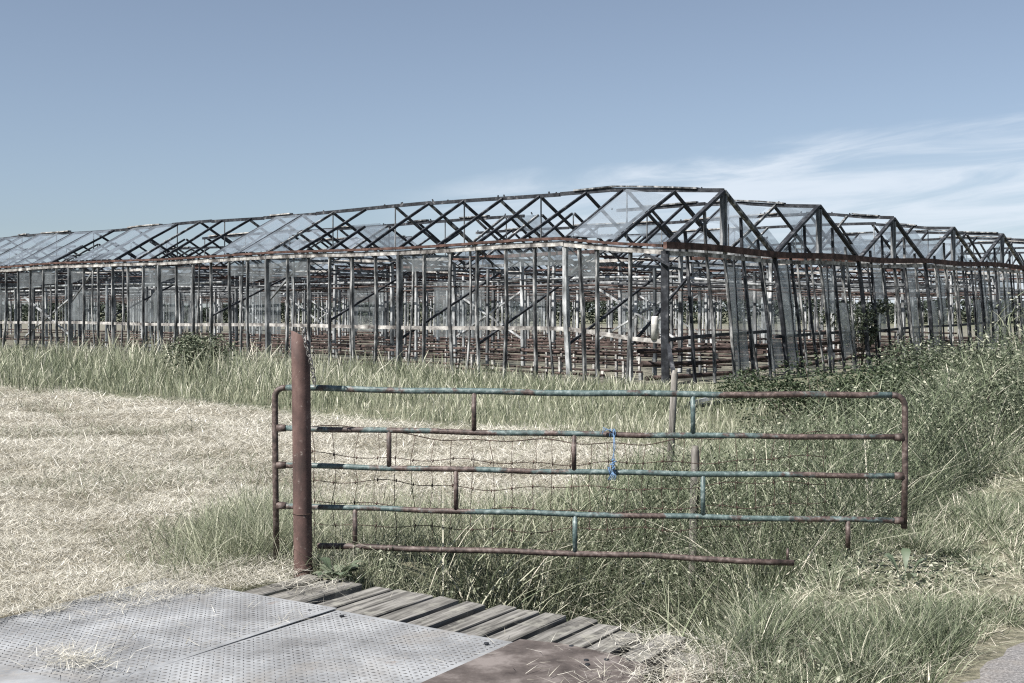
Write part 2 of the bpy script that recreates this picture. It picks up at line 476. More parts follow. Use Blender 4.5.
# --- interior posts
for i in range(1, NB):
    r = BAY * i
    for j in range(0, 2 * NS):
        s = 2.865 * (j + 1) - .0
        if random.random() < .06: continue
        t = jit(.06)
        mt = M['post_white'] if random.random() < .78 else M['post_grey']
        mb = MB().beam(G(s + t, r + jit(.04), -.05), G(s, r, EAVE - .1), .10, .09, upR)
        mb2 = mb
        posts.append((dist(G(s, r, 0)), mb2, mt))
for i in range(0, NB):
    for j in range(0, 2 * NS):
        if random.random() < .12: continue
        s = 2.865 * (j + 1) - .9; r = BAY * (i + .5) + jit(.1)
        posts.append((dist(G(s, r, 0)), MB().beam(G(s + jit(.05), r, -.05), G(s, r, EAVE - .5), .07, .07, upR), M['post_white'] if random.random() < .7 else M['post_grey']))
emit('post', posts)

# --- eaves: gutter (rust on top) and flaking board underneath
g_it, b_it = [], []
ss = 0.0
while ss < SMAX:
    se = min(ss + 2.865, SMAX)
    mats = M['rust_beam']
    a0, a1 = jit(.015), jit(.015)
    pts = [G(x, -.06, EAVE + .05 + (a0 if x == ss else a1)) for x in (ss, (ss + se) / 2, se)]
    g_it.append((dist(pts[0]), MB().bent(pts, .15, .065), mats))
    pts = [G(x, -.03, EAVE - .075 + (a0 if x == ss else a1)) for x in (ss + .01, (ss + se) / 2, se - .01)]
    b_it.append((dist(pts[0]), MB().bent(pts, .10, .12), M['board_flaking']))
    ss = se
# dangling torn end at the corner
b_it.append((1, MB().bent([G(.55, -.05, EAVE - .16), G(.1, -.12, EAVE - .24), G(-.25, -.16, EAVE - .40)], .09, .05), M['rafter_dark']))
for i in range(1, NB + 1):
    r = BAY * i
    for q in range(0, NS):
        s0 = q * SEC; s1 = s0 + SEC - .02
        pts = [G(s0, r, EAVE + .02), G(s0 + 1.4, r, EAVE + .02), G((s0 + s1) / 2, r, EAVE + .02), G(s1, r, EAVE + .02)]
        g_it.append((dist(pts[0]), MB().bent(pts, .20, .10), M['board_flaking'] if (q + i) % 3 == 0 else M['post_grey'] if (q + i) % 3 == 1 else M['rust_beam']))
emit('gutter', g_it); emit('eave_board', b_it)
rb = []
r0 = -.15
while r0 < RMAX:
    r1 = min(r0 + BAY * .98, RMAX)
    if r0 < 0: r1 = 5.2
    n_ = 6
    pts = [G(-.09, r0 + (r1 - r0) * t / n_, EAVE + .07) for t in range(n_ + 1)]
    rb.append((dist(pts[0]), MB().bent(pts, .10, .155), M['rust_beam']))
    pts = [G(-.02, r0 + .3 + (r1 - r0 - .4) * t / n_, EAVE - .11) for t in range(n_ + 1)]
    rb.append((dist(pts[0]) + .1, MB().bent(pts, .05, .10), M['board_flaking']))
    r0 = r1 + .012
emit('gable_beam', rb)

# --- roof bays
raf, rid, panes, rods, caps = [], [], [], [], []
STEP = SEC / 4
def slope(s, i, side, t, off=0.0):
    """point on a roof slope: t = 0 eave .. 1 ridge; side 0 = left slope, 1 = right slope"""
    r = BAY * i + (BAY / 2 * t if side == 0 else BAY - BAY / 2 * t)
    return G(s, r, EAVE + .06 + (RIDGE - EAVE - .06) * t + off)
glass_ivals = {(0, 0): [1, 22, 23, 28, 31, 32, 37, 10, 11, 16, 17, 19, 20, 21, 24, 25, 26, 27, 29, 30, 33, 34, 35, 36, 38, 39, 40, 42, 43, 46, 47, 48, 50, 51]}
for i in range(NB):
    nk = int(SMAX / STEP)
    for k in range(nk + 1):
        s = k * STEP
        for side in (0, 1):
            if k > 0 and random.random() < (.28 if i else .28) and not (i == 0 and side == 0): continue
            w = .115 if k == 0 else .06
            d = jit(.14) if k else 0
            a, b = slope(s, i, side, -.0), slope(s + d, i, side, 1.0)
            mid = (a + b) / 2 + Vector((0, 0, -.03 + jit(.025)))
            if k > 2 and random.random() < .04: b = a + (b - a) * random.uniform(.4, .8)
            raf.append((dist(a) + side, MB().bent([a, (a + b) / 2 + Vector((0, 0, jit(.025))), b], w, .075), M['rafter_dark'] if random.random() < .8 else M['bar_weathered']))
        # glass
        if k < nk:
            for side in (0, 1):
                on = (k in glass_ivals[(0, 0)]) if (i, side) == (0, 0) else random.random() < (.12 if i == 0 else .18 if i < 3 else .26)
                if not on: continue
                t0, t1 = 0.02, .98
                if not (i == 0 and side == 0) and random.random() < .55:
                    if random.random() < .5: t1 = random.uniform(.3, .75)
                    else: t0 = random.uniform(.2, .6)
                sl = [slope(s + .05, i, side, t0, .045), slope(s + STEP - .05, i, side, t0, .045), slope(s + STEP - .05 + jit(.03), i, side, t1, .045), slope(s + .05, i, side, t1 - random.choice([0, 0, .1]), .045)]
                panes.append((dist(sl[0]), MB().quad(*sl), M['glass_roof']))
    # ridge in irregular pieces
    s = 0.0
    while s < SMAX:
        e = min(s + random.uniform(2.2, 5.6), SMAX)
        if not (i > 0 and random.random() < .12):
            dz = jit(.02)
            pts = [G(x, BAY * (i + .5), RIDGE + dz) for x in np.linspace(s, e - .02, 4)]
            rid.append((dist(pts[0]), MB().bent(pts, .07, .10), M['rafter_dark']))
            if random.random() < .6:
                f0 = random.uniform(0, .5); f1 = random.uniform(f0 + .2, 1)
                pts = [G(s + (e - s) * x, BAY * (i + .5), RIDGE + .075 + dz + jit(.012)) for x in np.linspace(f0, f1, 4)]
                caps.append((dist(pts[0]), MB().bent(pts, .16, .04), M['board_flaking'] if random.random() < .55 else M['bar_weathered']))
        s = e
    for k in range(2 * NS):
        s = k * 2.865
        if random.random() < .2: continue
        rods.append((dist(G(s, BAY * (i + .5), 0)), MB().beam(G(s, BAY * (i + .5), EAVE + .15), G(s, BAY * (i + .5), RIDGE - .05), .03, .03, upR), M['post_grey']))
emit('rafter', raf); emit('ridge_beam', rid); emit('ridge_cap', caps); emit('hanger_rod', rods)
# little broken clips standing on the first ridges
clips = []
for i in range(3):
    for q in range(15):
        s = random.uniform(0, 18); p = G(s, BAY * (i + .5), RIDGE + .04)
        clips.append((dist(p), MB().beam(p, p + Vector((jit(.04), jit(.04), random.uniform(.03, .08))), .035, .03, upR), M['rafter_dark']))
emit('ridge_clip', clips)
emit('roof_pane', panes)

# --- tie girders across each bay at every section, rails, overhead pipes, braces
ties = []
for j in range(2 * NS):
    s = 2.865 * (j + 1)
    for i in range(NB):
        if random.random() < .1: continue
        r0, r1 = BAY * i, BAY * (i + 1)
        zt, zb = EAVE - .12, EAVE - .52
        mb = MB()
        mb.beam(G(s, r0, zt), G(s, r1, zt), .05, .06); mb.beam(G(s, r0, zb), G(s, r1, zb), .05, .05)
        if j % 2 == 0:
            n_ = 6
            for q in range(n_):
                x0 = r0 + (r1 - r0) * q / n_; x1 = r0 + (r1 - r0) * (q + 1) / n_
                mb.beam(G(s, x0, zb if q % 2 else zt), G(s, x1, zt if q % 2 else zb), .025, .025)
        ties.append((dist(G(s, (r0 + r1) / 2, 0)), mb, M['rust_beam'] if random.random() < .4 else M['post_grey']))
emit('tie_girder', ties)
rails = []
ss = 0.0
while ss < SMAX:
    se = ss + 2.865
    z = 1.31
    pts = [G(x, .06, z) for x in np.linspace(ss, se - .02, 4)]
    if not (30 < ss < 34): rails.append((dist(pts[0]), MB().bent(pts, .06, .095), M['board_flaking']))
    ss = se
for q in range(NB):
    r0 = BAY * q + .1
    pts = [G(.05, r0 + (BAY - .2) * t / 4, 1.35 + .04 * t * (1 if q == 0 else 0)) for t in range(5)]
    rails.append((dist(pts[0]), MB().bent(pts, .05, .08), M['rafter_dark']))
emit('side_rail', rails)
oh = []
for i in range(0, NB):
    for (dr, z, rad, mt) in ((.45, 2.72, .045, 'post_white' if i < 2 else 'post_grey'), (2.2, 2.46, .03, 'rust_pipe'), (3.6, 2.62, .025, 'rafter_dark'), (4.8, 2.66, .035, 'post_grey')):
        for q in range(0, NS, 3):
            if random.random() < .12: continue
            s0 = q * SEC + (.5 if q == 0 else 0); s1 = s0 + 3 * SEC - .05
            r = BAY * i + dr
            pts = [G(x, r + jit(.03), z + jit(.03)) for x in np.linspace(s0, s1, 7)]
            oh.append((dist(pts[0]), MB().tube(pts, rad, 6), M[mt]))
emit('overhead_pipe', oh)
br = []
for (s, r0, r1, z0, z1) in ((.9, -.0, 2.6, 1.2, 2.9), (2.865, .05, 4.6, .9, 2.95), (5.73, .05, 4.6, .9, 2.95), (8.6, .05, 4.4, 1.0, 2.95), (11.46, .05, 3.2, 1.5, 2.95), (17.2, .05, 3.2, 1.6, 2.95), (22.9, .05, 3.0, 1.6, 2.95)):
    br.append((dist(G(s, r0, 0)), MB().beam(G(s, r0, z0), G(s, r1, z1), .055, .055), M['rafter_dark']))
for i in range(1, 6):
    for s0 in (2.865, 8.6, 17.2, 25.8, 34.4):
        if random.random() < .55: continue
        r = BAY * i; s1 = s0 + 2.865
        br.append((dist(G(s0, r, 0)), MB().beam(G(s0, r, .9), G(s1, r, 2.4), .05, .05), M['post_white']))
        if random.random() < .6: br.append((dist(G(s0, r, 0)) + .1, MB().beam(G(s0, r + .06, 2.4), G(s1, r + .06, .9), .05, .05), M['post_white']))
br.append((40, MB().beam(G(25.9, .2, .75), G(29.6, .2, 2.35), .075, .05), M['post_white']))
br.append((40.1, MB().beam(G(25.9, .27, 2.35), G(29.6, .27, .75), .075, .05), M['post_white']))
for s in (14.3, 25.8, 37.2): br.append((dist(G(s, 0, 0)), MB().beam(G(s, .1, 2.1), G(s - 1.6, .1, 3.3), .06, .06), M['post_grey']))
br.append((28, MB().beam(G(3.0, .15, 2.55), G(2.2, .18, 3.15), .07, .05), M['post_white']))
emit('brace', br)

# --- wall panes
wp = []
def gpane(k0, k1, z0, z1):
    ra, rb_ = k0 * .883 + .06, k1 * .883 - .06
    def pt(r, z): return G(.02, r + lean(r) * (1 - min(1, z / EAVE)), z)
    c = [pt(ra, z0), pt(rb_, z0 + random.choice([0, 0, .3])), pt(rb_, z1 - random.choice([0, 0, .4])), pt(ra, z1)]
    wp.append((dist(c[0]), MB().quad(*c), M['glass_grimy']))
gpane(3, 4, .15, 3.1); gpane(6, 7, .1, 3.25); gpane(5, 6, .2, 1.3); gpane(9, 10, 1.9, 3.2)
for k in range(10, 52):
    if random.random() < .52: gpane(k, k + 1, random.choice([.15, .15, .4, 1.4]), random.choice([3.25, 3.25, 2.2]))
for i in range(NB):
    for q in range(6):
        if random.random() < (.3 if i == 0 else .45):
            ra, rb_ = BAY * i + q * .883 + .06, BAY * i + (q + 1) * .883 - .06
            c = [G(.02, ra, EAVE + .1), G(.02, rb_, EAVE + .1), G(.02, rb_, gable_z(rb_) - .12), G(.02, ra, gable_z(ra) - .12)]
            wp.append((dist(c[0]), MB().quad(*c), M['glass_wall']))
for k in range(0, 70):
    s0 = k * .955 + .06; s1 = s0 + .955 - .12
    if random.random() < .5:
        z0 = random.choice([2.6, 2.75, 2.85]); 
        c = [G(s1, .02, z0), G(s0, .02, z0 + random.choice([0, 0, .15])), G(s0, .02, EAVE - .18), G(s1, .02, EAVE - .18)]
        wp.append((dist(c[0]), MB().quad(*c), M['glass_wall']))
    if k > 12 and random.random() < .12:
        c = [G(s1, .02, 1.4), G(s0, .02, 1.4), G(s0, .02, 2.6), G(s1, .02, random.choice([2.6, 2.0]))]
        wp.append((dist(c[0]), MB().quad(*c), M['glass_wall']))
for i in range(1, 5):       # a few sheets still hanging on inner rows
    for s in (4.5, 10.2, 12.1, 20.3, 27, 33):
        if random.random() < .3:
            r = BAY * i + .08
            c = [G(s + 2.2, r, .9), G(s, r, .9), G(s, r, 2.7), G(s + 2.2, r, 2.7)]
            wp.append((dist(c[0]), MB().quad(*c), M['glass_wall']))
emit('wall_pane', wp)

# ------------------------------------------------------------------ heating pipes standing inside
ORD = ['first', 'second', 'third', 'fourth', 'fifth', 'sixth', 'seventh', 'eighth', 'ninth', 'tenth', 'eleventh', 'twelfth', 'thirteenth', 'fourteenth', 'fifteenth', 'sixteenth', 'seventeenth', 'eighteenth', 'nineteenth', 'twentieth', 'twenty-first', 'twenty-second', 'twenty-third', 'twenty-fourth', 'twenty-fifth', 'twenty-sixth', 'twenty-seventh', 'twenty-eighth', 'twenty-ninth', 'thirtieth', 'thirty-first', 'thirty-second', 'thirty-third', 'thirty-fourth', 'thirty-fifth', 'thirty-sixth', 'thirty-seventh', 'thirty-eighth']
row = 0
for i in range(9):
    for dr in ((.8, 2.7, 4.5) if i < 2 else (.7, 2.6, 4.4) if i < 5 else (1.2, 3.8)):
        r = BAY * i + dr
        s0 = random.uniform(.7, 1.6); s1 = random.uniform(30, 62)
        base = G(s0, r, 0)
        t = empty('heating_pipe', tuple(base), f'rusty double heating pipe on pale stands, {ORD[row]} row behind the long glass wall', 'pipe', 'heating pipes in rows inside the greenhouse')
        h1, h2 = .24 + jit(.06), .60 + jit(.07)
        if i > 3: h2 += .25
        for h, o_ in ((h1, -.45 if i < 2 else -.12), (h2, .3 if i < 2 else .06)):
            if o_ > 0 and i > 0 and random.random() < .45: continue
            n_ = 9
            pts = [G(x, r + o_ + jit(.012), h + jit(.014)) for x in np.linspace(s0 + random.uniform(0, 1.5), s1 - random.uniform(0, 3), n_)]
            MB().tube(pts, .03 if i < 2 else .036, 7).build('pipe', M['rust_pipe'], t)
        n_st = 12 if i < 4 else 9
        for q in range(n_st):
            x = s0 + .8 + (s1 - s0 - 1.6) * (q / (n_st - 1)) ** 1.25 + jit(.3)
            oa, ob = (-.45, .3) if i < 2 else (-.12, .06)
            MB().beam(G(x, r + oa, -.03), G(x, r + oa, h1 - .03), .08, .09, upR).build('stand', M['stand_white'], t)
            if q % 2 == 0 or i < 2: MB().beam(G(x + .1, r + ob, -.03), G(x + .1, r + ob, h2 - .03), .055, .07, upR).build('stand', M['stand_white'], t)
        row += 1
# header pipes running along the gable end, some sunk at one end
for lab, z0, z1, s, r0, r1 in (('topmost sagging brown header pipe along the gable end inside the corner', 1.02, .98, .9, .25, 12.0),
                             ('middle rusty header pipe along the gable end inside the corner', .62, .7, .75, .1, 20.0),
                             ('lowest rusty header pipe along the gable end, sunk near the corner', .2, .42, .6, .1, 16.0)):
    pts = [G(s + jit(.04), r0 + (r1 - r0) * q / 8, z0 + (z1 - z0) * q / 8 + jit(.05)) for q in range(9)]
    o = MB().tube(pts, .055, 8).build('header_pipe', M['rust_pipe'], None, tuple(G(s, r0, 0)))
    tag(o, lab, 'pipe')
# low brick rubble rows give the inside its broken brown floor
# pot standing on the rail
pr = []
pb = G(.32, .06, 1.31); pz = pb.z + .05
mb = MB().tube([(pb.x, pb.y, pz), (pb.x, pb.y, pz + .50), (pb.x, pb.y, pz + .53)], [.095, .08, .07], 16)
tag(mb.build('tapered_pot', M['concrete_pot'], None, (pb.x, pb.y, pz)), 'pale tapered pot standing on the wall rail beside the corner post', 'pot')
# wreckage at the foot of the corner
for (lab, a, b, w, mt) in (('pale fallen glazing bar leaning low at the greenhouse corner foot', (2.95, 19.8, .20), (3.75, 20.3, .33), .05, 'post_white'),
                     ('dark fallen glazing bar lying under the pale one at the corner', (2.9, 20.1, .10), (4.3, 20.9, .22), .10, 'rafter_dark'),
                     ('short dark fallen rafter propped up steeply at the greenhouse corner', (3.55, 25.4, -.02), (3.5, 26.5, 1.0), .09, 'rafter_dark')):
    tag(MB().beam(a, b, w, .06).build('fallen_bar', M[mt], None, a), lab, 'bar')

# ------------------------------------------------------------------ gate
gl = (-1.594, 7.96); gr_ = (2.567, 7.72)
def GX(x): 
    t = (x - gl[0]) / (gr_[0] - gl[0]); return gl[1] + (gr_[1] - gl[1]) * t
def Gp(px, z):   # point in the gate's own vertical plane from picture column
    u = (px - 512) / 1182.0
    m_ = (gr_[1] - gl[1]) / (gr_[0] - gl[0])
    x = u * (gl[1] - m_ * gl[0]) / (1 - u * m_)
    return Vector((x, GX(x), z))
gate = empty('field_gate', (gl[0], gl[1], .1), 'old five-bar tubular steel gate with teal paint over rust beside the plank bridge', 'gate')
def arc_corner(p, d0, d1, rad, n=5):
    """points rounding a corner at p between incoming direction d0 and outgoing d1"""
    out = []
    for q in range(n + 1):
        t = q / n
        a = p - d0 * rad; b = p + d1 * rad
        out.append(a * (1 - t) ** 2 + p * 2 * t * (1 - t) + b * t ** 2)
    return out
tr = .0205
TL, TR = Gp(275, 1.235), Gp(905, 1.20)
dx = (TR - TL).normalized(); upz = Vector((0, 0, 1))
mid = [TL + (TR - TL) * q / 14 + Vector((0, 0, -.012 * math.sin(math.pi * q / 14) + (.004 * math.sin(q * 1.7)))) for q in range(1, 14)]
pts = [Gp(276, .12), Gp(275.5, .6)] + arc_corner(TL, upz, dx, .075) + mid + arc_corner(TR, dx, -upz, .085) + [Gp(905, .7), Gp(904, .33)]
# split top tube from stiles so each reads as its own part
MB().tube([Gp(276.5, .08), Gp(275.5, .6)] + arc_corner(TL, upz, dx, .075), tr, 12).build('end_stile', M['gate_rust'], gate)
MB().tube(arc_corner(TL, upz, dx, .075)[-1:] + mid + [TR - dx * .085], tr * .995, 12).build('top_rail', M['gate_paint'], gate)
MB().tube(arc_corner(TR, dx, -upz, .085) + [Gp(905, .7), Gp(904, .33)], tr, 12).build('end_stile', M['gate_rust'], gate)
for (pl, zl, prr, zr, mt) in ((277, .962, 903, .925, 'gate_paint'), (277, .712, 903, .672, 'gate_teal'), (277, .44, 903, .381, 'gate_teal')):
    a, b = Gp(pl, zl), Gp(prr, zr)
    pts = [a + (b - a) * q / 12 + Vector((0, 0, -.01 * math.sin(math.pi * q / 12) + .004 * math.sin(q * 2.1 + zl * 9))) for q in range(13)]
    MB().tube(pts, .0185, 12).build('rail', M[mt], gate)
a, b = Gp(318, .172), Gp(792, .115)
pts = [a + (b - a) * q / 10 + Vector((0, -.005 * q if q > 7 else 0, -.012 * max(0, q - 8) * .5 + .004 * math.sin(q * 2))) for q in range(11)]
rl = MB().tube(pts, .020, 12).build('rail', M['gate_rust'], gate); rl['label'] = 'broken bottom rail snapped off before the gate end'
MB().tube([b + Vector((-.03, 0, 0)), b + Vector((-.028, 0, .075))], .009, 6).build('stub', M['gate_rust'], gate)
def rail_z(i, px):
    zl = (1.235, .962, .712, .44, .172); zr = (1.20, .925, .672, .381, .10)
    return zl[i] + (zr[i] - zl[i]) * (px - 277) / (903 - 277) - .008
for px, i, mt in ((474, 0, 'gate_rust'), (693, 0, 'gate_teal'), (389, 1, 'gate_rust'), (574, 1, 'gate_rust'), (456, 2, 'gate_rust'), (703, 2, 'gate_teal'), (355, 3, 'gate_rust'), (575, 3, 'gate_teal')):
    MB().tube([Gp(px, rail_z(i + 1, px)), Gp(px, rail_z(i, px))], .0165, 10).build('brace', M[mt], gate)
MB().tube([Gp(848, rail_z(3, 848)), Gp(848, .20)], .0165, 10).build('brace', M['gate_rust'], gate)
# weld collars where rails meet the stiles
for px, ii in ((277, (1, 2, 3)), (903, (1, 2, 3))):
    for i in ii:
        p = Gp(px, rail_z(i, px) + .008); q = Gp(px + (9 if px < 500 else -9), rail_z(i, px) + .008)
        MB().tube([p, q], [.027, .023], 12).build('weld_collar', M['gate_rust'], gate)

# gate post
pb = Vector((-1.372, 7.78, -.15)); ptop = Vector((-1.392, 7.78, 1.58))
mb = MB(); n_ = 28; rad = .061
lv = [0, .3, .6, .9, 1.0]
for t in lv:
    c0 = pb + (ptop - pb) * t
    for j in range(n_):
        an = 2 * math.pi * j / n_
        z = c0.z + (-.035 * math.cos(an) - .02 * math.sin(an) if t == 1.0 else 0)
        mb.v.append(Vector((c0.x + rad * math.cos(an), c0.y + rad * math.sin(an), z)))
for i in range(len(lv) - 1):
    for j in range(n_):
        a = i * n_ + j; b = i * n_ + (j + 1) % n_
        mb.f.append((a, b, b + n_, a + n_)); mb.mi.append(0)
k0 = len(mb.v)          # open pipe mouth: inner wall
for j in range(n_):
    v = mb.v[(len(lv) - 1) * n_ + j]; c0 = ptop
    mb.v.append(Vector((c0.x + (v.x - c0.x) * .9, c0.y + (v.y - c0.y) * .9, v.z)))
for j in range(n_):
    v = mb.v[k0 + j]; mb.v.append(Vector((v.x, v.y, v.z - .25)))
for j in range(n_):
    a = (len(lv) - 1) * n_ + j; b = (len(lv) - 1) * n_ + (j + 1) % n_
    mb.f.append((a, b, k0 + (j + 1) % n_, k0 + j)); mb.mi.append(0)
    mb.f.append((k0 + j, k0 + (j + 1) % n_, k0 + n_ + (j + 1) % n_, k0 + n_ + j)); mb.mi.append(0)
mb.f.append(tuple(k0 + n_ + j for j in range(n_))); mb.mi.append(0)
mb.smooth = True
post = mb.build('gate_post', M['rust_post'], None, tuple(pb))
tag(post, 'round rust-brown steel gate post with a slanted open top', 'post')
wr = MB()
for z, sl in ((.05, .03), (.42, .0)):
    c0 = pb + (ptop - pb) * ((z + .15) / 1.73)
    wr.tube([Vector((c0.x + .064 * math.cos(a), c0.y + .064 * math.sin(a), z + sl * math.cos(a))) for a in np.linspace(0, 2 * math.pi, 20)], .003, 5)
wr.build('wire_loop', M['wire_rust'], post)

# chain hanging from the post top
ch = MB()
cp = [Vector((-1.362, 7.70, 1.63)), Vector((-1.345, 7.69, 1.55)), Vector((-1.322, 7.70, 1.46)), Vector((-1.305, 7.72, 1.38)), Vector((-1.296, 7.735, 1.30)), Vector((-1.292, 7.74, 1.26))]
def along(pts, d):
    for a, b in zip(pts, pts[1:]):
        L = (b - a).length
        if d <= L: return a + (b - a) * (d / L), (b - a).normalized()
        d -= L
    return pts[-1], (pts[-1] - pts[-2]).normalized()
tot = sum((b - a).length for a, b in zip(cp, cp[1:])); nl = 13
for q in range(nl):
    c0, d = along(cp, tot * (q + .5) / nl)
    sd = d.cross(Vector((0, 1, 0))).normalized(); ot = d.cross(sd)
    ax = sd if q % 2 else (ot * .8 + sd * .6).normalized()
    hl, hw = tot / nl * .72, .0115
    ring = [c0 + d * (hl * math.cos(a)) + ax * (hw * math.sin(a)) for a in np.linspace(0, 2 * math.pi, 13)]
    ch.tube(ring, .0038, 6, None, False)
ch.tube([cp[0] + Vector((-.02, .06, .0)), cp[0] + Vector((-.012, .0, .015)), cp[0]], .004, 6)
tag(ch.build('chain', M['chain_steel'], None, tuple(cp[0])), 'short steel chain hanging down the gate post from its top', 'chain')

# blue twine tied round two rails
tw = MB()
px = 613; za, zb = rail_z(1, px) + .008, rail_z(2, px) + .008
pa, pc = Gp(px, za), Gp(px - 1, zb)
for p0, nn in ((pa, 5), (pc, 6)):
    for q in range(nn):
        o_ = (q - nn / 2) * .008 + jit(.003); tl = jit(.012)
        tw.tube([p0 + Vector((o_ + tl * math.cos(a), .026 * math.sin(a), .026 * math.cos(a))) for a in np.linspace(0, 2 * math.pi, 13)], .003, 5)
tw.tube([pa + Vector((.005, -.028, -.01)), pa + Vector((.012, -.03, -.09)), pc + Vector((.004, -.03, .10)), pc + Vector((-.002, -.028, .02))], .003, 6)
tw.tube([pa + Vector((.0, -.028, .0)), pa + Vector((.002, -.032, -.09)), pc + Vector((.012, -.03, .06)), pc + Vector((.006, -.028, .02))], .0028, 6)
for q in range(4):
    a = pa + Vector((-.01, -.027, .01)); tw.tube([a, a + Vector((-.02 - .012 * q, -.01, .012 + .006 * q)), a + Vector((-.035 - .01 * q, -.012, .02 - .012 * q))], .0035, 5)
    a = pc + Vector((0, -.027, -.005)); tw.tube([a, a + Vector((-.012 + .012 * q, -.012, -.02)), a + Vector((-.03 + .014 * q, -.012, -.05 - jit(.012)))], .0035, 5)
for q in range(5):
    a = pc + Vector((jit(.014), -.034, .02 + .014 * q)); tw.tube([a + Vector((jit(.02), 0, jit(.015))), a, a + Vector((jit(.02), -.006, jit(.015)))], .006, 5)
tag(tw.build('twine', M['rope_blue'], None, tuple(pa)), 'frayed blue baler twine knotted between two rails of the gate', 'twine')

# wire netting behind the gate
nt_a, nt_b = Vector((-1.38, 8.2, 0)), Vector((2.35, 8.85, 0))
def npnt(t, z): 
    p = nt_a + (nt_b - nt_a) * t
    w = .03 * math.sin(t * 17) + .02 * math.sin(t * 41 + z * 5)
    return Vector((p.x + w * .4, p.y + w, z))
wn = MB(); hz = (.95, .76, .58, .42, .28)
NV = 27
def zz(h, t, hi): 
    return h - (.10 * math.sin(math.pi * t) if hi == 0 else .06 * math.sin(math.pi * t)) - .10 * t + .012 * math.sin(t * 19 + hi * 2.4) + .010 * math.sin(t * 47 + hi)
for hi, h in enumerate(hz):
    wn.tube([npnt(q / 60, zz(h, q / 60, hi)) for q in range(61)], .0028 if hi else .0035, 4)
for v in range(NV + 1):
    t = v / NV
    pts = [npnt(min(1, max(0, t + jit(.006))), zz(h, t, hi)) for hi, h in enumerate(hz)]
    wn.tube(pts + [npnt(t, .12)], .0024, 4)
    for hi, h in enumerate(hz[1:]):
        p = npnt(t, zz(h, t, hi + 1)); wn.tube([p + Vector((0, 0, -.012)), p + Vector((.003, 0, .012))], .0048, 5)
tag(wn.build('wire_netting', M['wire_rust'], None, tuple(nt_a)), 'rusty square stock netting sagging behind the gate', 'wire fence')

# stakes
def stake(loc, h, r, tilt, lab):
    b = Vector(loc); pts = [b + Vector((tilt * t, .02 * math.sin(t * 5), h * t)) for t in (0, .25, .5, .75, .97, 1)]
    o = MB().tube(pts, [r * 1.05, r, r * .97, r * .98, r * .93, r * .6], 11).build('fence_stake', M['wood_stake'], None, loc)
    tag(o, lab, 'fence stake')
stake((1.60, 12.0, -.05), 1.2, .036, .05, 'tall grey wooden stake seen above the gate in front of the corner post')
stake((1.45, 9.5, -.85), 1.52, .036, .02, 'short broken grey stake standing in the weeds behind the gate netting')

# ------------------------------------------------------------------ bridge: planks, plates
PW = .138
pl_c = -1.93; n = 0
ROTB = math.atan2(Bv[1], Bv[0])
bd = MB()
for bb in (-.22, -3.2): 
    o = MB().beam(P(bb, -2.2, -.10), P(bb, 1.0, -.10), .14, .16).build('bridge_beam', M['plank_wood'], None, tuple(P(bb, -.6, -.1)))
    tag(o, 'dark wooden beam under the bridge planks at their ' + ('ditch end' if bb > -1 else 'hidden end'), 'beam')
gaps = [.044, .042, .05, .042, .048, .044, .052, .042, .048, .044, .05, .042, .052, .044, .044, .044]
while pl_c < .80:
    w = PW + jit(.012); b0, b1 = -3.5, .0 + jit(.035)
    if n == 13: b1 = -.12
    z0 = .026 + jit(.003); th = .065
    # own frame: local x along the plank
    mb = MB(); NX = 10
    for q in range(NX + 1):
        x = b0 + (b1 - b0) * q / NX
        for (yy, z) in ((-w / 2, -th), (w / 2, -th), (w / 2, -.006), (w / 2 - .006, 0), (-w / 2 + .006, 0), (-w / 2, -.006)):
            ex = jit(.012) if q == NX else 0
            mb.v.append(Vector((x - b0 + ex, yy + jit(.003), z + jit(.0015))))
    for q in range(NX):
        for j in range(6):
            a = q * 6 + j; b = q * 6 + (j + 1) % 6; mb.f.append((a, a + 6, b + 6, b)); mb.mi.append(0)
    mb.f.append(tuple(range(6))); mb.f.append(tuple(reversed(range(NX * 6, NX * 6 + 6)))); mb.mi += [0, 0]
    o = mb.build('bridge_plank', M['plank_wood'])
    o.location = P(b0, pl_c + w / 2, z0); o.rotation_euler = (jit(.012), 0, ROTB + jit(.008))
    tag(o, f'weathered grey bridge plank, {ORD[n]} along from the rust-brown gate post', 'plank', 'planks of the ditch bridge')
    pl_c += w + gaps[n]; n += 1

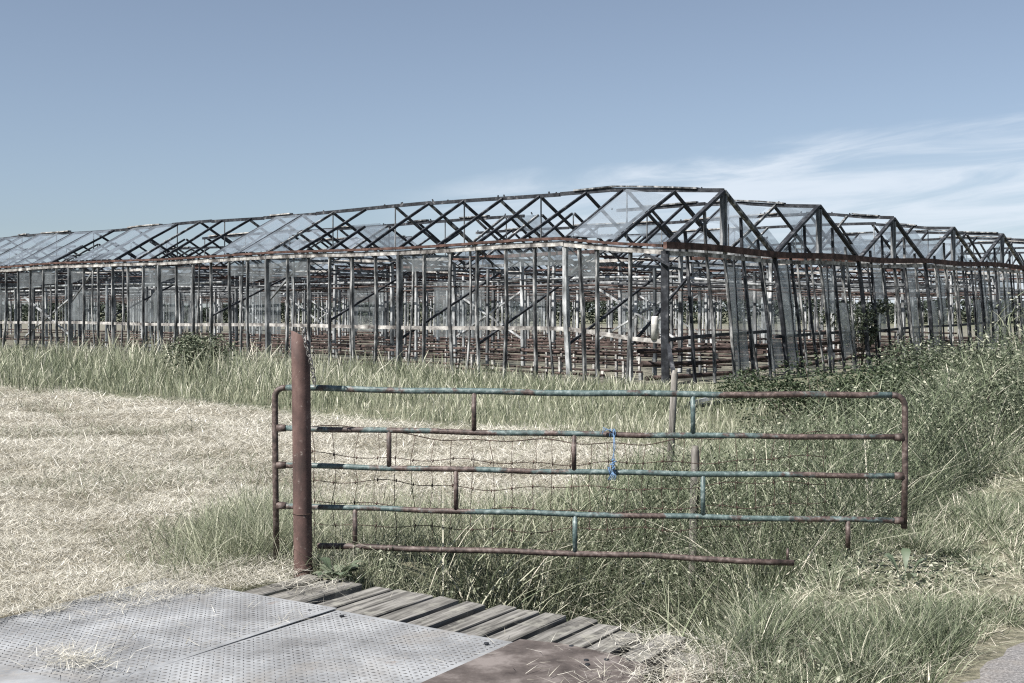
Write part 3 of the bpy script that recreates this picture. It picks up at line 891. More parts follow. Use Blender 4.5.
def tread_plate(name, c0, c1, b0, b1, z, lab, warp=0):
    t = empty(name, tuple(P((b0 + b1) / 2, (c0 + c1) / 2, z)), lab, 'steel plate', 'steel plates on the bridge')
    def pz(b, c): return z + warp * math.sin((b - b0) * 1.7) * .004 + .002 * math.sin(c * 4 + b)
    mb = MB(); NXp, NYp = 8, 14
    for layer in (0, -.006):
        for i in range(NXp + 1):
            for j in range(NYp + 1):
                c = c0 + (c1 - c0) * i / NXp; b = b0 + (b1 - b0) * j / NYp
                mb.v.append(P(b, c, pz(b, c) + layer))
    S = NYp + 1; T = (NXp + 1) * S
    for i in range(NXp):
        for j in range(NYp):
            a = i * S + j
            mb.f.append((a, a + S, a + S + 1, a + 1)[::-1]); mb.f.append((T + a, T + a + S, T + a + S + 1, T + a + 1))
    edge = [i * S for i in range(NXp + 1)] + [NXp * S + j for j in range(1, S)] + [i * S + NYp for i in range(NXp - 1, -1, -1)] + [j for j in range(NYp - 1, 0, -1)]
    for a, b in zip(edge, edge[1:] + edge[:1]): mb.f.append((a, b, T + b, T + a))
    mb.mi = [0] * len(mb.f)
    mb.build('plate', M['tread_plate'], t)
    # raised studs: small lozenges in two directions
    vs, fs = [], []
    sp = .034; na = int((c1 - c0 - .03) / sp); nb = int((b1 - b0 - .03) / sp)
    for i in range(na):
        for j in range(nb):
            c = c0 + .03 + i * sp; b = b0 + .03 + j * sp
            if b < -2.3: continue
            al = math.pi / 4 if (i + j) % 2 else -math.pi / 4
            ca, sa = math.cos(al), math.sin(al); k = len(vs); z1 = pz(b, c)
            for (u, v, h) in ((-.0118, 0, .0006), (0, -.0043, .0006), (.0118, 0, .0006), (0, .0043, .0006), (-.004, 0, .0034), (.004, 0, .0034)):
                vs.append(P(b + u * sa + v * ca, c + u * ca - v * sa, z1 + h))
            fs += [(k, k + 1, k + 4), (k + 1, k + 5, k + 4), (k + 1, k + 2, k + 5), (k + 2, k + 3, k + 5), (k + 3, k + 4, k + 5), (k + 3, k, k + 4)]
    mb = MB(); mb.v = vs; mb.f = fs; mb.mi = [0] * len(fs)
    o = mb.build('tread_pattern', M['tread_stud'], t)
    # fixing bolts
    for (b, c) in ((b1 - .12, c1 - .1), (b1 - .1, c0 + .12)):
        MB().tube([P(b, c, z), P(b, c, z + .008)], .013, 10).build('bolt', M['rafter_dark'], t)
    return t
tread_plate('tread_plate', -1.10, .105, -3.4, -.635, .042, 'clean galvanised tread plate lying beside the rusty plate', 1)
tread_plate('tread_plate', -2.56, -1.118, -3.4, -.615, .040, 'galvanised tread plate with hay lying over its field edge', -1)
mb = MB(); z = .046
outl = [(-3.4, .112), (-.60, .112), (-.56, .35), (-.57, .62), (-.64, .86), (-.9, .96), (-3.4, .95)]
for (b, c) in outl: mb.v.append(P(b, c, z + .004 * math.sin(c * 5)))
for (b, c) in outl: mb.v.append(P(b, c, z - .008))
nn = len(outl); mb.f = [tuple(range(nn)), tuple(reversed(range(nn, 2 * nn)))] + [((i + 1) % nn, i, nn + i, nn + (i + 1) % nn) for i in range(nn)]
mb.mi = [0] * len(mb.f)
rp = mb.build('rusty_plate', M['rust_plate'], None, tuple(P(-1, .5, z)))
tag(rp, 'flat brown rusted steel plate with small holes at the road end', 'steel plate')
hb = MB()
for (b, c) in ((-.57, .40), (-.68, .66), (-.62, .75), (-.74, .58), (-.80, .62)):
    hb.tube([P(b, c, z - .01), P(b, c, z + .0055)], .012, 10)
hb.build('bolt_hole', M['rafter_dark'], rp)

# ------------------------------------------------------------------ vegetation
def blades(pos, height, width, lean_dir, lean_amt, curve, tint, nseg=3, head=None):
    """ribbon blades. pos (n,3)"""
    n = len(pos); t = np.linspace(0, 1, nseg + 1)
    h = height[:, None]
    hor = (lean_amt[:, None] * t[None, :] + curve[:, None] * t[None, :] ** 2.2) * h
    ver = h * t[None, :] * np.sqrt(np.clip(1 - .0 * t, 0, 1)) - .45 * (curve[:, None] ** 2) * h * t[None, :] ** 3
    cx = pos[:, 0:1] + np.cos(lean_dir)[:, None] * hor; cy = pos[:, 1:2] + np.sin(lean_dir)[:, None] * hor
    cz = pos[:, 2:3] + np.maximum(ver, .02 * t[None, :])
    fa = rng.uniform(0, math.pi, n)[:, None]
    wprof = np.interp(t, [0, .3, 1], [.8, 1, .12])[None, :] * width[:, None] / 2
    if head is not None:
        hp = np.interp(t, [0, .62, .8, 1], [.45, .45, 1.7, .4])[None, :] * width[:, None] / 2
        wprof = np.where(head[:, None], hp, wprof)
    ox, oy = np.cos(fa) * wprof, np.sin(fa) * wprof
    V = np.stack([np.stack([cx - ox, cy - oy, cz], -1), np.stack([cx + ox, cy + oy, cz], -1)], 2)   # n, seg+1, 2, 3
    base = (np.arange(n) * (nseg + 1) * 2)[:, None]
    k = (np.arange(nseg) * 2)[None, :]
    F = np.stack([base + k, base + k + 1, base + k + 3, base + k + 2], -1).reshape(-1, 4)
    T = np.repeat(tint, (nseg + 1) * 2)
    return V.reshape(-1, 3), F, T
def leaves(pos, size, tint, upb=.5, aspect=.5):
    n = len(pos)
    d = rng.normal(size=(n, 3)); d[:, 2] = d[:, 2] * .6 - .1; d /= np.linalg.norm(d, axis=1)[:, None]
    u = rng.normal(size=(n, 3)) * (1 - upb) + np.array((0, 0, 1.0)) * upb
    s = np.cross(d, u); s /= np.linalg.norm(s, axis=1)[:, None] + 1e-9
    nn = np.cross(s, d)
    L = size[:, None]
    a = pos - d * L * .5; b = pos + d * L * .5 - nn * L * .08
    l = pos - s * L * aspect * .5 + nn * L * .10 - d * L * .05; r = pos + s * L * aspect * .5 + nn * L * .10 - d * L * .05
    V = np.stack([a, r, b, l], 1).reshape(-1, 3)
    k = (np.arange(n) * 4)[:, None]
    F = np.concatenate([k + np.array((0, 1, 2)), k + np.array((0, 2, 3))], 1).reshape(-1, 3)
    return V, F, np.repeat(tint, 4)
def merge(parts):
    Vs, Fs, Ts = [], [], []; k = 0
    for V, F, T in parts:
        Vs.append(V); Fs.append(F + k); Ts.append(T); k += len(V)
    return np.concatenate(Vs), np.concatenate(Fs), np.concatenate(Ts)
def scatter(n, z0, z1, u0=-.56, u1=.56, pw=1.0):
    u = rng.uniform(u0, u1, n)
    q = rng.uniform(0, 1, n)
    if pw == 1.0: y = z0 * (z1 / z0) ** q
    else:
        a = 1 - pw; y = (z0 ** a + q * (z1 ** a - z0 ** a)) ** (1 / a)
    x = u * y + rng.uniform(-.5, .5, n) * .3
    return x, y
def put(name, parts, mat, label, cat, kind='stuff'):
    V, F, T = merge(parts)
    o = np_mesh(name, V, F, mat, {'tint': np.clip(T, 0, 1)})
    return tag(o, label, cat, None, kind)
def keep(m, *arrs): return [a[m] for a in arrs]

# cut hay: flattened straw over the field
x, y = scatter(480000, 5.3, 27, -.56, .25)
b_, c_ = bc(x, y)
hm = hay_mask(x, y)
edge = (c_ < -1.95) & (b_ < 1.2) & (c_ > -3.5)                     # loose hay spread to the bridge
k_ = (rng.uniform(size=len(x)) < np.maximum(hm, edge * .8)) & ~((b_ < -.50) & (c_ > np.maximum(-2.0 - .40 * (-.5 - b_), -2.5) + .05 * np.sin(b_ * 6.2) + .06 * np.sin(b_ * 15)) )
x, y = keep(k_, x, y)
n = len(x); sc = np.clip(y / 9, .8, 2.6)
clump = wav(x, y, 2.3, 5) * .5 + wav(x, y, 6.1, 1) * .5
hz_ = ground_z(x, y) + rng.uniform(0, 1, n) ** 1.4 * (.06 + .08 * np.clip(clump, -.6, 1)) + .012
ln_ = rng.uniform(.03, .13, n) * np.clip(sc, .9, 1.7)
b_, c_ = bc(x, y); hz_ = hz_ + .035 * ((b_ < -.55) & (c_ > -2.62))
tint = np.clip(.56 + .22 * clump + rng.normal(0, .22, n) - .10 * (wav(x, y, 1.0, 9) > .40) - .16 * (wav(x, y, 3.1, 4) > .38) , 0, 1)
tilt = np.where(rng.uniform(size=n) < .10, rng.uniform(.3, .8, n), rng.uniform(.03, .30, n))
hay1 = blades(np.stack([x, y, hz_], -1), ln_ * tilt, .0038 * sc * rng.uniform(.6, 1.6, n), rng.uniform(0, 6.283, n), np.sqrt(1 - tilt ** 2) / tilt, rng.normal(0, .5, n) * np.minimum(1.2, .25 / tilt), tint, 4)
# loose wisps on the plate and by the rusty plate
def patch(n, b, c, sb, sc2, h=.04, L=(.04, .15)):
    n = int(n * 1.5)
    bb = rng.normal(b, sb, n); cc = rng.normal(c, sc2, n)
    pp = Q[None] + bb[:, None] * Bv[None] + cc[:, None] * Cv[None]
    z = .05 + rng.uniform(0, 1, n) ** 2 * h
    tl = rng.uniform(.04, .3, n)
    return blades(np.stack([pp[:, 0], pp[:, 1], z], -1), rng.uniform(*L, n) * tl, rng.uniform(.002, .0042, n), rng.uniform(0, 6.283, n), np.sqrt(1 - tl ** 2) / tl, rng.normal(0, .5, n) * np.minimum(1.2, .25 / tl), np.clip(rng.normal(.55, .2, n), 0, 1), 3)
hays = [hay1, patch(300, -2.10, -1.50, .07, .12, .035), patch(150, -1.1, -2.12, .2, .05, .02), patch(60, -1.6, -1.7, .5, .3, .01, (.05, .14)), patch(240, -.75, -2.2, .2, .14, .04),
        patch(900, -.62, 1.12, .30, .14, .05), patch(320, -.35, .75, .12, .16, .04), patch(160, -.9, 1.0, .3, .2, .03), patch(40, -.9, .5, .3, .25, .01, (.04, .12)), patch(26, -1.05, -1.15, .3, .05, .01, (.05, .14)),
        patch(700, -.2, -2.25, .22, .2, .06), patch(300, -.3, -1.75, .10, .22, .03)]
put('cut_hay', hays, M['hay_strand'], 'pale dry cut hay spread over the mown field and onto the bridge edge', 'hay')
# green regrowth in the mown field
x, y = scatter(42000, 6, 26, -.56, .25); hm = hay_mask(x, y)
gp = wav(x, y, 1.0, 9)
k_ = (hm > .3) & (rng.uniform(size=len(x)) < np.clip((gp - .1) * 1.6 + .5 * (wav(x, y, 3.1, 4) > .38), .04, 1)) ; x, y = keep(k_, x, y); n = len(x)
g1 = blades(np.stack([x, y, ground_z(x, y)], -1), rng.uniform(.05, .16, n), .005 * np.clip(y / 9, .8, 2.4), rng.uniform(0, 6.283, n), rng.uniform(.1, .8, n), rng.uniform(0, .7, n), np.clip(rng.normal(.42, .15, n), 0, 1), 2)
put('field_regrowth', [g1], M['verge_blade'], 'sparse short green shoots growing through the cut hay', 'grass')

# tall meadow grass in front of the long wall
x, y = scatter(220000, 12, 70, -.56, .5)
s, r = wall_sr(x, y); b_, c_ = bc(x, y)
w1 = wav(x, y, .8, 3) * .7
ok = (r < -.1 - .5 * (wav(x, y, 1.4) > 0)) & (-r < 10.2 + w1) & (c_ < -.6 + .6 * w1)
ok |= (c_ > -2.7 + .5 * w1) & (c_ < -1.2) & (b_ > 3.2) & (r < -.2) & (rng.uniform(size=len(x)) < .18 + .6 * smooth((b_ - 7) / 3))
ok &= (rng.uniform(size=len(x)) < np.clip(.75 + .5 * wav(x, y, 1.5, 4), .15, 1))
x, y, r, s = keep(ok, x, y, r, s); n = len(x)
front = smooth((9.5 + r) / 3)            # lower at its front edge and close to the wall
hgt = (.48 + .34 * front) * np.clip(1 + .42 * wav(x, y, 1.3, 6) + .25 * wav(x, y, 4, 2), .4, 1.7) * rng.uniform(.35, 1.2, n)
hgt *= np.where(-r < 2.5, .66, 1.0)
hgt *= .92 * np.where((s < 8), .46 + .067 * np.maximum(s, 0), 1.0)
head = rng.uniform(size=n) < .3
tint = np.clip(.40 + .2 * wav(x, y, .9, 3) + rng.normal(0, .2, n) + head * .25, 0, 1)
lean_dir = rng.uniform(0, 6.283, n)
mg = blades(np.stack([x, y, ground_z(x, y) - .02], -1), hgt, np.clip(y * .00046, .007, .03) * rng.uniform(.5, 1.4, n), lean_dir, rng.uniform(0, .3, n), rng.uniform(0, .6, n) ** 1.3, tint, 4, head)
put('meadow_grass', [mg], M['meadow_blade'], 'tall pale seeding grass in a band along the greenhouse wall', 'grass')

# grass tuft round the gate's left end
def tuft_pts(n, cx, cy, sx, sy):
    return rng.normal(cx, sx, n), rng.normal(cy, sy, n)
parts = []
for (n, cx, cy, sx, sy, h0, h1) in ((4600, -1.92, 8.9, .22, .45, .15, .42), (2400, -1.72, 8.3, .2, .28, .15, .42), (900, -2.25, 8.6, .2, .35, .1, .26), (700, -1.1, 8.7, .3, .3, .15, .45), (1500, -.85, 7.72, .25, .16, .08, .24), (900, -.7, 9.0, .4, .4, .12, .42), (700, -1.4, 10.2, .6, .5, .1, .3)):
    x, y = tuft_pts(n, cx, cy, sx, sy)
    b_, c_ = bc(x, y); ok = ~((b_ < .0) & (c_ > -2.3)); x, y = keep(ok, x, y); m_ = len(x)
    parts.append(blades(np.stack([x, y, ground_z(x, y) - .01], -1), rng.uniform(h0, h1, m_), rng.uniform(.003, .0065, m_), rng.uniform(0, 6.283, m_), rng.uniform(0, .4, m_), rng.uniform(0, .9, m_), np.clip(rng.normal(.5, .2, m_), 0, 1), 4, rng.uniform(size=m_) < .12))
put('tussock_grass', parts, M['meadow_blade'], 'green tussocky grass round the free end of the gate', 'grass')

# thin grass down the left bank of the ditch
n = 12000
bb = rng.uniform(.08, 10, n); cc = rng.uniform(-2.25, -.95, n)
pp = Q[None] + bb[:, None] * Bv[None] + cc[:, None] * Cv[None]; x, y = pp[:, 0], pp[:, 1]
bk = blades(np.stack([x, y, ground_z(x, y) - .01], -1), rng.uniform(.10, .46, n) * np.clip(.8 + .5 * wav(x, y, 2.4, 1), .3, 1.4), np.clip(y * .0006, .0045, .009), rng.uniform(0, 6.283, n), rng.uniform(0, .4, n), rng.uniform(0, .8, n), np.clip(rng.normal(.47, .2, n), 0, 1), 3, rng.uniform(size=n) < .1)
put('bank_grass', [bk], M['meadow_blade'], 'thin wispy grass on the ditch bank behind the gate netting', 'grass')

# verge grass by the road: many small fanning tufts
cx, cy = scatter(5200, 5.2, 27, .0, .58)
b_, c_ = bc(cx, cy)
dryp = wav(cx, cy, 1.7, 8) * .6 + wav(cx, cy, 4.5, 2) * .4
ok = (c_ > .86 + .10 * wav(cx, cy, 2.2) + .12 * smooth((b_ - 3) / 1)) & (c_ < 2.03 + .15 * np.clip(b_, -1, 2.2) + .09 * wav(cx, cy, 3)) & ~((b_ < -.05) & (c_ < 1.22 + .14 * np.sin(b_ * 5)))
ok &= rng.uniform(size=len(cx)) < np.clip(.95 - 1.1 * smooth((dryp + .08) / .45), .08, 1)
ok &= rng.uniform(size=len(cx)) < np.where(c_ > 1.92 + .15 * np.clip(b_, -1, 2.2), .5, 1)
cx, cy, c_, dryp, b_ = keep(ok, cx, cy, c_, dryp, b_)
nb_ = rng.integers(28, 75, len(cx)); ti = np.repeat(np.arange(len(cx)), nb_); n = len(ti)
tr_ = rng.uniform(.03, .10, len(cx)) * np.clip(cy / 7, 1, 2)
th_ = rng.uniform(.07, .19, len(cx)) * np.clip(1.0 + .5 * wav(cx, cy, 1.9, 3), .5, 1.7) * (1 - .5 * smooth((c_ - 1.88 - .15 * np.clip(b_, -1, 2.2)) / .4)) * (1 + .5 * (c_ < 1.25) * (b_ < 1.5))
tt_ = np.clip(.45 + .2 * dryp + .1 * smooth((b_ - 2) / 3) + rng.normal(0, .12, len(cx)), 0, 1)
an = rng.uniform(0, 6.283, n); rr = np.sqrt(rng.uniform(0, 1, n)) * tr_[ti]
x = cx[ti] + np.cos(an) * rr; y = cy[ti] + np.sin(an) * rr
vg = blades(np.stack([x, y, ground_z(x, y) - .01], -1), th_[ti] * rng.uniform(.45, 1.2, n), np.clip(y * .00062, .0042, .010) * rng.uniform(.5, 1.4, n), an + rng.normal(0, .5, n), rr / tr_[ti] * .45 + rng.uniform(0, .2, n), rng.uniform(0, .8, n), np.clip(tt_[ti] + rng.normal(0, .26, n), 0, 1), 3, rng.uniform(size=n) < .03)
# dry flattened thatch under it
x, y = scatter(56000, 5.2, 24, .02, .58); b_, c_ = bc(x, y)
dryp = wav(x, y, 1.7, 8) * .6 + wav(x, y, 4.5, 2) * .4
ok = (c_ > .8) & (c_ < 2.12 + .15 * np.clip(b_, -1, 2.2) + .1 * wav(x, y, 2.7)) & (rng.uniform(size=len(x)) < .35 + .65 * smooth((dryp + .1) / .5)) & ~((b_ < -.1) & (c_ < 1.0)); x, y = keep(ok, x, y); n = len(x)
tl = rng.uniform(.05, .45, n)
th = blades(np.stack([x, y, ground_z(x, y) + rng.uniform(.005, .05, n)], -1), rng.uniform(.05, .16, n) * tl, np.clip(y * .0006, .0035, .009), rng.uniform(0, 6.283, n), np.sqrt(1 - tl ** 2) / tl, rng.normal(0, .3, n), np.clip(rng.normal(.80, .16, n), 0, 1), 3)
put('verge_grass', [vg, th], M['verge_blade'], 'patchy green and dry verge grass between the ditch and the road', 'grass')

x, y = scatter(60000, 5.3, 20, .02, .58); b_, c_ = bc(x, y)
ok = (c_ > .85) & (c_ < 1.95 + .15 * np.clip(b_, -1, 2.2)) & ~((b_ < -.05) & (c_ < 1.25)) & (wav(x, y, 3.0, 6) > .25) & (rng.uniform(size=len(x)) < .5)
x, y = keep(ok, x, y); n = len(x)
vl = leaves(np.stack([x, y, ground_z(x, y) + rng.uniform(.01, .11, n)], -1), rng.uniform(.018, .05, n) * np.clip(y / 8, .9, 1.6), np.clip(rng.normal(.55, .25, n), 0, 1), .75, .6)
put('verge_weeds', [vl], M['weed_leaf'], 'small broad-leaved weeds and clover scattered through the roadside verge grass', 'weeds')

# ditch weeds: reedy blades plus leafy growth
def weed_h(x, y):
    b, c = bc(x, y)
    h = .26 + (1.22 * smooth((b - .75) / 2.0)) * smooth((c + 1.55) / .8) * (1 - .35 * smooth((c - .3) / .4)) + .74 * smooth((b - 4.0) / 8) * smooth((c + 1.5) / 1.3)
    return h * (1 + .2 * wav(x, y, 1.4, 4) + .14 * wav(x, y, 3.3, 2))
x, y = scatter(110000, 6.3, 40, -.12, .60)
b_, c_ = bc(x, y); s, r = wall_sr(x, y)
ok = (b_ > .02) & (c_ > -1.4 - .4 * smooth((b_ - 5) / 4)) & (c_ < .95 + .12 * wav(x, y, 2)) & (b_ < 30)
wild = (c_ <= .2) & (c_ > -2.2 + .5 * wav(x, y, .9)) & (b_ > 6) & (s < -1.0)
ok = (ok | wild)
ok &= rng.uniform(size=len(x)) < np.clip(.8 + .4 * wav(x, y, 2.3, 7), .2, 1)
ok &= (b_ > 1.5) | (rng.uniform(size=len(x)) < .55)
x, y, b_, c_ = keep(ok, x, y, b_, c_); n = len(x)
edgef = np.where(b_ > 3.5, 1 - .75 * smooth((c_ - .74) / .10), 1 - .7 * smooth((c_ - .25) / .55))
hgt = weed_h(x, y) * rng.uniform(.45, 1.0, n) * edgef * np.where(b_ > 4, .72, 1)
dark = rng.uniform(size=n)
tint = np.clip(.44 + .2 * wav(x, y, 1.5, 1) + rng.normal(0, .24, n) + .10 * smooth((b_ - 5) / 5), 0, 1)
wg = blades(np.stack([x, y, ground_z(x, y) - .02], -1), hgt, np.clip(y * .00062, .005, .013) * rng.uniform(.6, 1.5, n), rng.uniform(0, 6.283, n), rng.uniform(0, .4, n), rng.uniform(.1, .9, n), tint, 4, rng.uniform(size=n) < .12)
n = 1900
bb = rng.uniform(.25, 3.6, n); cc = rng.uniform(-1.5, .5, n)
pp = Q[None] + bb[:, None] * Bv[None] + cc[:, None] * Cv[None]
keepm = rng.uniform(size=n) < np.clip(bb / 1.2, .15, 1); bb = bb[keepm]; cc = cc[keepm]; pp = pp[keepm]; n = len(bb)
ar = blades(np.stack([pp[:, 0], pp[:, 1], ground_z(pp[:, 0], pp[:, 1]) - .02], -1), rng.uniform(.45, .95, n), rng.uniform(.007, .014, n), rng.uniform(0, 6.283, n), rng.uniform(.05, .4, n), rng.uniform(.4, 1.1, n), np.clip(rng.normal(.68, .14, n), 0, 1), 6)
x, y = scatter(70000, 8.2, 36, .05, .60)
b_, c_ = bc(x, y)
ok = (b_ > 2.6) & (b_ < 28) & (c_ > -1.5) & (c_ < .92)
x, y, b_, c_ = keep(ok, x, y, b_, c_); n = len(x)
env = weed_h(x, y) * (1 - .75 * smooth((c_ - .76) / .10))
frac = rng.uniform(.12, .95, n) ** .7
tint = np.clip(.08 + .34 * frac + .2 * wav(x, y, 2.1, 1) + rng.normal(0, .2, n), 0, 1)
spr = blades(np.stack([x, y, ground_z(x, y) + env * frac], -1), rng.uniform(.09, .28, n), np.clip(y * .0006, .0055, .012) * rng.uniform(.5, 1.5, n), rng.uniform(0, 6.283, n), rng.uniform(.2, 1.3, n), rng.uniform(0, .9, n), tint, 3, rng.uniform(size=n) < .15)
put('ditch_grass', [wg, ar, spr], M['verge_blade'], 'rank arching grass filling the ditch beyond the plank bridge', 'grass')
# leafy weeds
x, y = scatter(330000, 6.4, 34, -.12, .60)
b_, c_ = bc(x, y); s, r = wall_sr(x, y)
ok = (b_ > .05) & (c_ > -1.6) & (c_ < .95) & (b_ < 26)
ok |= (c_ <= .2) & (c_ > -2.0 + .4 * wav(x, y, .9)) & (b_ > 7.5) & (s < -.8)
ok &= rng.uniform(size=len(x)) < np.clip(.45 + .9 * wav(x, y, 1.9, 5), .04, 1)
ok &= (b_ > 1.6) | (rng.uniform(size=len(x)) < .35)
x, y, b_, c_ = keep(ok, x, y, b_, c_); n = len(x)
zt = weed_h(x, y) * 1.0 * np.where(b_ > 3.5, 1 - .75 * smooth((c_ - .74) / .10), 1 - .65 * smooth((c_ - .25) / .55))
z = ground_z(x, y) + zt * rng.uniform(.1, 1.04, n) ** .6
lw = leaves(np.stack([x, y, z], -1), np.clip(y * .0027, .024, .055) * rng.uniform(.5, 1.4, n), np.clip(rng.normal(.6, .27, n), 0, 1))
put('ditch_weeds', [lw], M['weed_leaf'], 'dense leafy nettles and weeds growing up out of the ditch', 'weeds')

# bushes: each its own thing with stems and foliage
def bush(loc, rx, h, n, size, lab, mat='bush_leaf', name='bramble_bush', cat='bush', lo=0.0):
    gz = float(ground_z(loc[0], loc[1]))
    t = empty(name, (loc[0], loc[1], gz), lab, cat)
    lobes = [(rng.normal(0, rx * .45), rng.normal(0, rx * .45), h * rng.uniform(.35, .8), rx * rng.uniform(.3, .55)) for _ in range(11)]
    P_ = []
    for (ox, oy, oz, rr) in lobes:
        m_ = n // 11
        d = rng.normal(size=(m_, 3)); d /= np.linalg.norm(d, axis=1)[:, None]
        rad_ = rr * rng.uniform(.25, 1.12, m_) ** .6
        p = d * rad_[:, None] * np.array((1, 1, min(1.0, h / rx * .8))) + np.array((ox, oy, oz)); P_.append(p)
    p = np.concatenate(P_); p = p[p[:, 2] > .02]
    V, F, T = leaves(p, rng.uniform(.6, 1.3, len(p)) * size, np.clip(rng.normal(.45, .22, len(p)), 0, 1))
    np_mesh('foliage', V, F, M[mat], {'tint': T}, False, t)
    st = MB()
    for (ox, oy, oz, rr) in lobes[:8]:
        st.tube([Vector((loc[0] + ox * .15, loc[1] + oy * .15, gz - .05)), Vector((loc[0] + ox * .6, loc[1] + oy * .6, gz + oz * .7)), Vector((loc[0] + ox, loc[1] + oy, gz + oz + rr * .4))], [.016, .011, .005], 5)
    st.build('stem', M['bark'], t)
    return t
bush((4.4, 16.8), 1.05, .95, 6500, .055, 'dark bramble bush behind the gate below the greenhouse gable corner')
bush((6.0, 18.5), 1.15, 1.15, 7000, .06, 'dark bramble bush under the leaning gable bars beside the tall weeds')
bush((7.4, 21.0), 1.1, 1.25, 6000, .06, 'tall grey-green nettle bush against the gable bars', 'weed_leaf', 'nettle_bush')
bush((5.2, 15.0), .8, .7, 4500, .05, 'low leafy bush in the ditch behind the right half of the gate', 'weed_leaf')
q_ = P(8.6, -.15); bush((q_.x, q_.y), 1.0, 2.0, 8000, .05, 'shaggy grey-green shrub growing out of the ditch just beyond the gate end', 'weed_leaf', 'ditch_shrub')
q_ = P(11.4, .05); bush((q_.x, q_.y), 1.15, 2.5, 9500, .055, 'tallest shaggy grey-green shrub in the ditch at the road side of the greenhouse', 'weed_leaf', 'ditch_shrub')
bush((-7.6, 28.6), .8, 1.25, 2200, .09, 'dark green nettle clump standing in the tall meadow grass', 'weed_leaf', 'nettle_bush')
bush((10.6, 36.0), .8, 2.5, 1800, .12, 'green shrub growing inside the greenhouse behind the leaning bars', 'weed_leaf', 'shrub')

# dock plants with broad leaves
def dock(loc, n, L, W, lab, up=.6):
    gz = float(ground_z(loc[0], loc[1])) if len(loc) == 2 else loc[2]
    o0 = Vector((loc[0], loc[1], gz)); Vs, Fs, Ts = [], [], []
    for q in range(n):
        an = q * 2.4 + random.uniform(-.4, .4); ln2 = L * random.uniform(.6, 1.1); el = up * random.uniform(.4, 1.3)
        d = Vector((math.cos(an), math.sin(an), 0)); sd = Vector((-d.y, d.x, 0)); tn = random.uniform(.2, 1)
        prof = [(0, .05), (.25, .07), (.4, .55), (.6, 1), (.8, .75), (.95, .3), (1, .02)]
        k = len(Vs)
        for (t, w) in prof:
            hgt_ = math.sin(t * math.pi * .62) * ln2 * el
            c0 = o0 + d * (ln2 * t * (1 - .25 * t * el)) + Vector((0, 0, hgt_ + .01))
            for sgn, lift in ((-1, .25), (0, 0), (1, .25)):
                Vs.append(c0 + sd * (sgn * w * W / 2) + Vector((0, 0, lift * w * W * .4 + jit(.003)))); Ts.append(tn + .15 * (sgn == 0))
        for i in range(len(prof) - 1):
            for j in range(2):
                a = k + i * 3 + j; Fs.append((a, a + 1, a + 4, a + 3))
    V = np.array([tuple(v - o0) for v in Vs]); F = np.array(Fs)
    ob = np_mesh('dock_plant', V, F, M['dock_leaf'], {'tint': np.clip(np.array(Ts), 0, 1)}, True)
    ob.location = o0; tag(ob, lab, 'plant')
dock((-1.13, 7.62, .0), 22, .2, .075, 'broad-leaved grey-green dock plant at the foot of the gate post', .5)
dock((2.48, 7.45), 6, .22, .06, 'dock plant with one broad leaf by the far end of the gate', .9)

# far hedge line beyond the greenhouse
n = 60000
hx = rng.uniform(-170, 190, n); hh = (3.4 + 1.3 * wav(hx, hx * 0, .06) + .8 * wav(hx, hx * 0, .31, 2)) 
hyy = 165 + rng.normal(0, 2.2, n)
V, F, T = leaves(np.stack([hx, hyy, hh * rng.uniform(0, 1, n) ** .7], -1), rng.uniform(.35, .8, n), rng.uniform(0, 1, n))
o = np_mesh('far_hedge', V, F, M['far_leaf'], {'tint': T}); tag(o, 'low dark hedge seen far off through the greenhouse frames', 'hedge', None, 'stuff')

# ------------------------------------------------------------------ camera
cam_d = bpy.data.cameras.new('camera'); cam = bpy.data.objects.new('camera', cam_d); COL.objects.link(cam)
cam.location = (0, 0, EYE); cam.rotation_euler = (R_(90), 0, 0)
cam_d.sensor_width = 36; cam_d.lens = 36 * 1182 / 1024
cam_d.shift_y = -30.5 / 1024
cam_d.clip_start = .1; cam_d.clip_end = 6000
scene.camera = cam

# ------------------------------------------------------------------ light
SUN_EL = 50; sx, sy = -.76, -.65       # towards the sun, horizontally: behind the camera, to its left
el = R_(SUN_EL)
vec = Vector((sx, sy, 0)).normalized() * math.cos(el) + Vector((0, 0, math.sin(el)))
sd = bpy.data.lights.new('sun', 'SUN'); so = bpy.data.objects.new('sun', sd); COL.objects.link(so)
sd.energy = 5.0; sd.angle = R_(.53); sd.color = (1, .96, .9)
so.rotation_euler = vec.to_track_quat('Z', 'Y').to_euler()
w = bpy.data.worlds.new('World'); scene.world = w; w.use_nodes = True
nt = w.node_tree
for q in list(nt.nodes): nt.nodes.remove(q)
out = N(nt, 'ShaderNodeOutputWorld'); bg = N(nt, 'ShaderNodeBackground'); bg.inputs['Strength'].default_value = .05
sky = N(nt, 'ShaderNodeTexSky'); sky.sky_type = 'NISHITA'; sky.sun_disc = False
sky.sun_elevation = el; sky.sun_rotation = math.atan2(sx, sy)
sky.air_density = 1.0; sky.dust_density = .35; sky.ozone_density = 1.7
hs = N(nt, 'ShaderNodeHueSaturation'); hs.inputs['Saturation'].default_value = .55
nt.links.new(sky.outputs[0], hs.inputs['Color'])
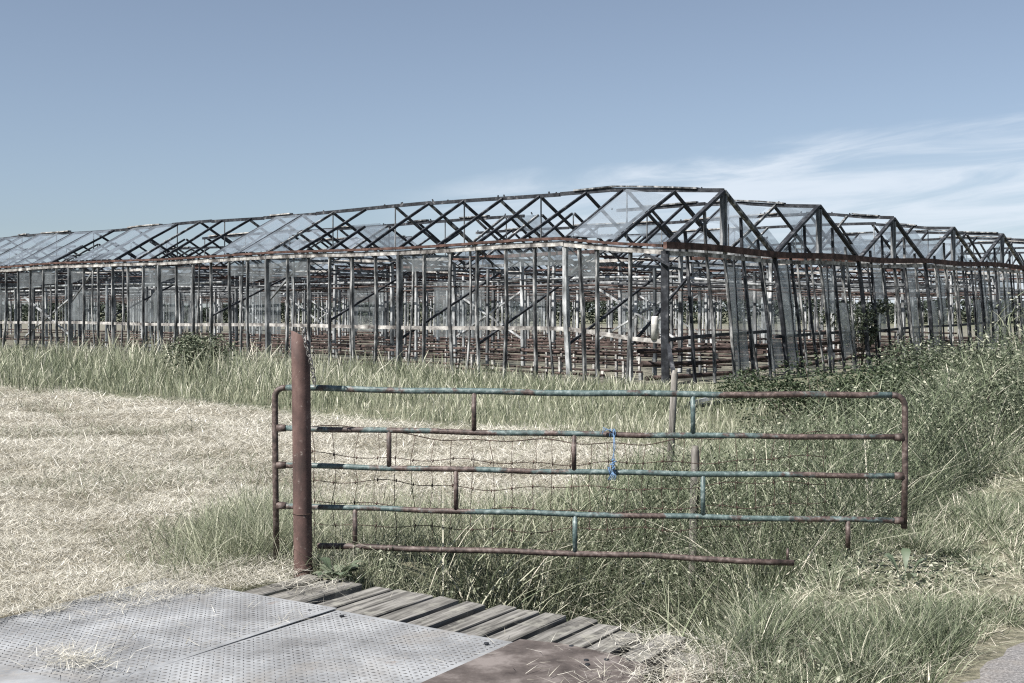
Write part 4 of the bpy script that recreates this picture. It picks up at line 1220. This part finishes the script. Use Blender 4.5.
# thin cirrus low in the sky to the right, in sky direction space
tc = N(nt, 'ShaderNodeTexCoord'); sp = N(nt, 'ShaderNodeSeparateXYZ'); nt.links.new(tc.outputs['Generated'], sp.inputs[0])
def mth(op, a, b=None):
    q = N(nt, 'ShaderNodeMath', operation=op)
    for i, v in enumerate((a, b)):
        if v is None: continue
        if hasattr(v, 'is_linked'): nt.links.new(v, q.inputs[i])
        else: q.inputs[i].default_value = v
    return q.outputs[0]
yy = mth('MAXIMUM', sp.outputs['Y'], .05)
u = mth('DIVIDE', sp.outputs['X'], yy); v = mth('DIVIDE', sp.outputs['Z'], yy)
vt = mth('ADD', mth('MULTIPLY', u, .115), .114)         # upper edge of the bank
dlt = mth('SUBTRACT', vt, v)
cb = N(nt, 'ShaderNodeCombineXYZ')
nt.links.new(mth('ADD', mth('MULTIPLY', u, 3.2), mth('MULTIPLY', v, 2.0)), cb.inputs[0]); nt.links.new(mth('MULTIPLY', mth('SUBTRACT', v, mth('MULTIPLY', u, .12)), 26.0), cb.inputs[1])
nz = N(nt, 'ShaderNodeTexNoise'); nz.inputs['Scale'].default_value = 1.6; nz.inputs['Detail'].default_value = 7; nz.inputs['Roughness'].default_value = .58; nz.inputs['Distortion'].default_value = .7
nt.links.new(cb.outputs[0], nz.inputs['Vector'])
edge = mth('ADD', dlt, mth('MULTIPLY', mth('SUBTRACT', nz.outputs['Fac'], .5), .06))
def mrange(val, a, b):
    q = N(nt, 'ShaderNodeMapRange'); q.interpolation_type = 'SMOOTHSTEP'
    q.inputs['From Min'].default_value = a; q.inputs['From Max'].default_value = b
    nt.links.new(val, q.inputs['Value']); return q.outputs['Result']
m1 = mrange(edge, -.008, .024); m2 = mrange(u, -.14, .05); m3 = mrange(nz.outputs['Fac'], .30, .66)
fac = mth('MULTIPLY', mth('MULTIPLY', m1, m2), mth('ADD', mth('MULTIPLY', m3, .62), .12))
cm = N(nt, 'ShaderNodeMix'); cm.data_type = 'RGBA'
nt.links.new(fac, cm.inputs[0]); tn = N(nt, 'ShaderNodeMix'); tn.data_type = 'RGBA'; tn.blend_type = 'MULTIPLY'; tn.inputs[0].default_value = 1; tn.inputs[7].default_value = (.80, .905, 1.04, 1); nt.links.new(hs.outputs[0], tn.inputs[6]); nt.links.new(tn.outputs[2], cm.inputs[6]); cm.inputs[7].default_value = (8.3, 9.0, 9.9, 1)
nt.links.new(cm.outputs[2], bg.inputs['Color']); nt.links.new(bg.outputs[0], out.inputs['Surface'])

scene.view_settings.view_transform = 'Standard'; scene.view_settings.look = 'None'
scene.view_settings.exposure = 1.0; scene.view_settings.gamma = 1
scene.cycles.transparent_max_bounces = 24
scene.cycles.max_bounces = 6
scene.cycles.use_denoising = False
scene.cycles.filter_width = 1.2
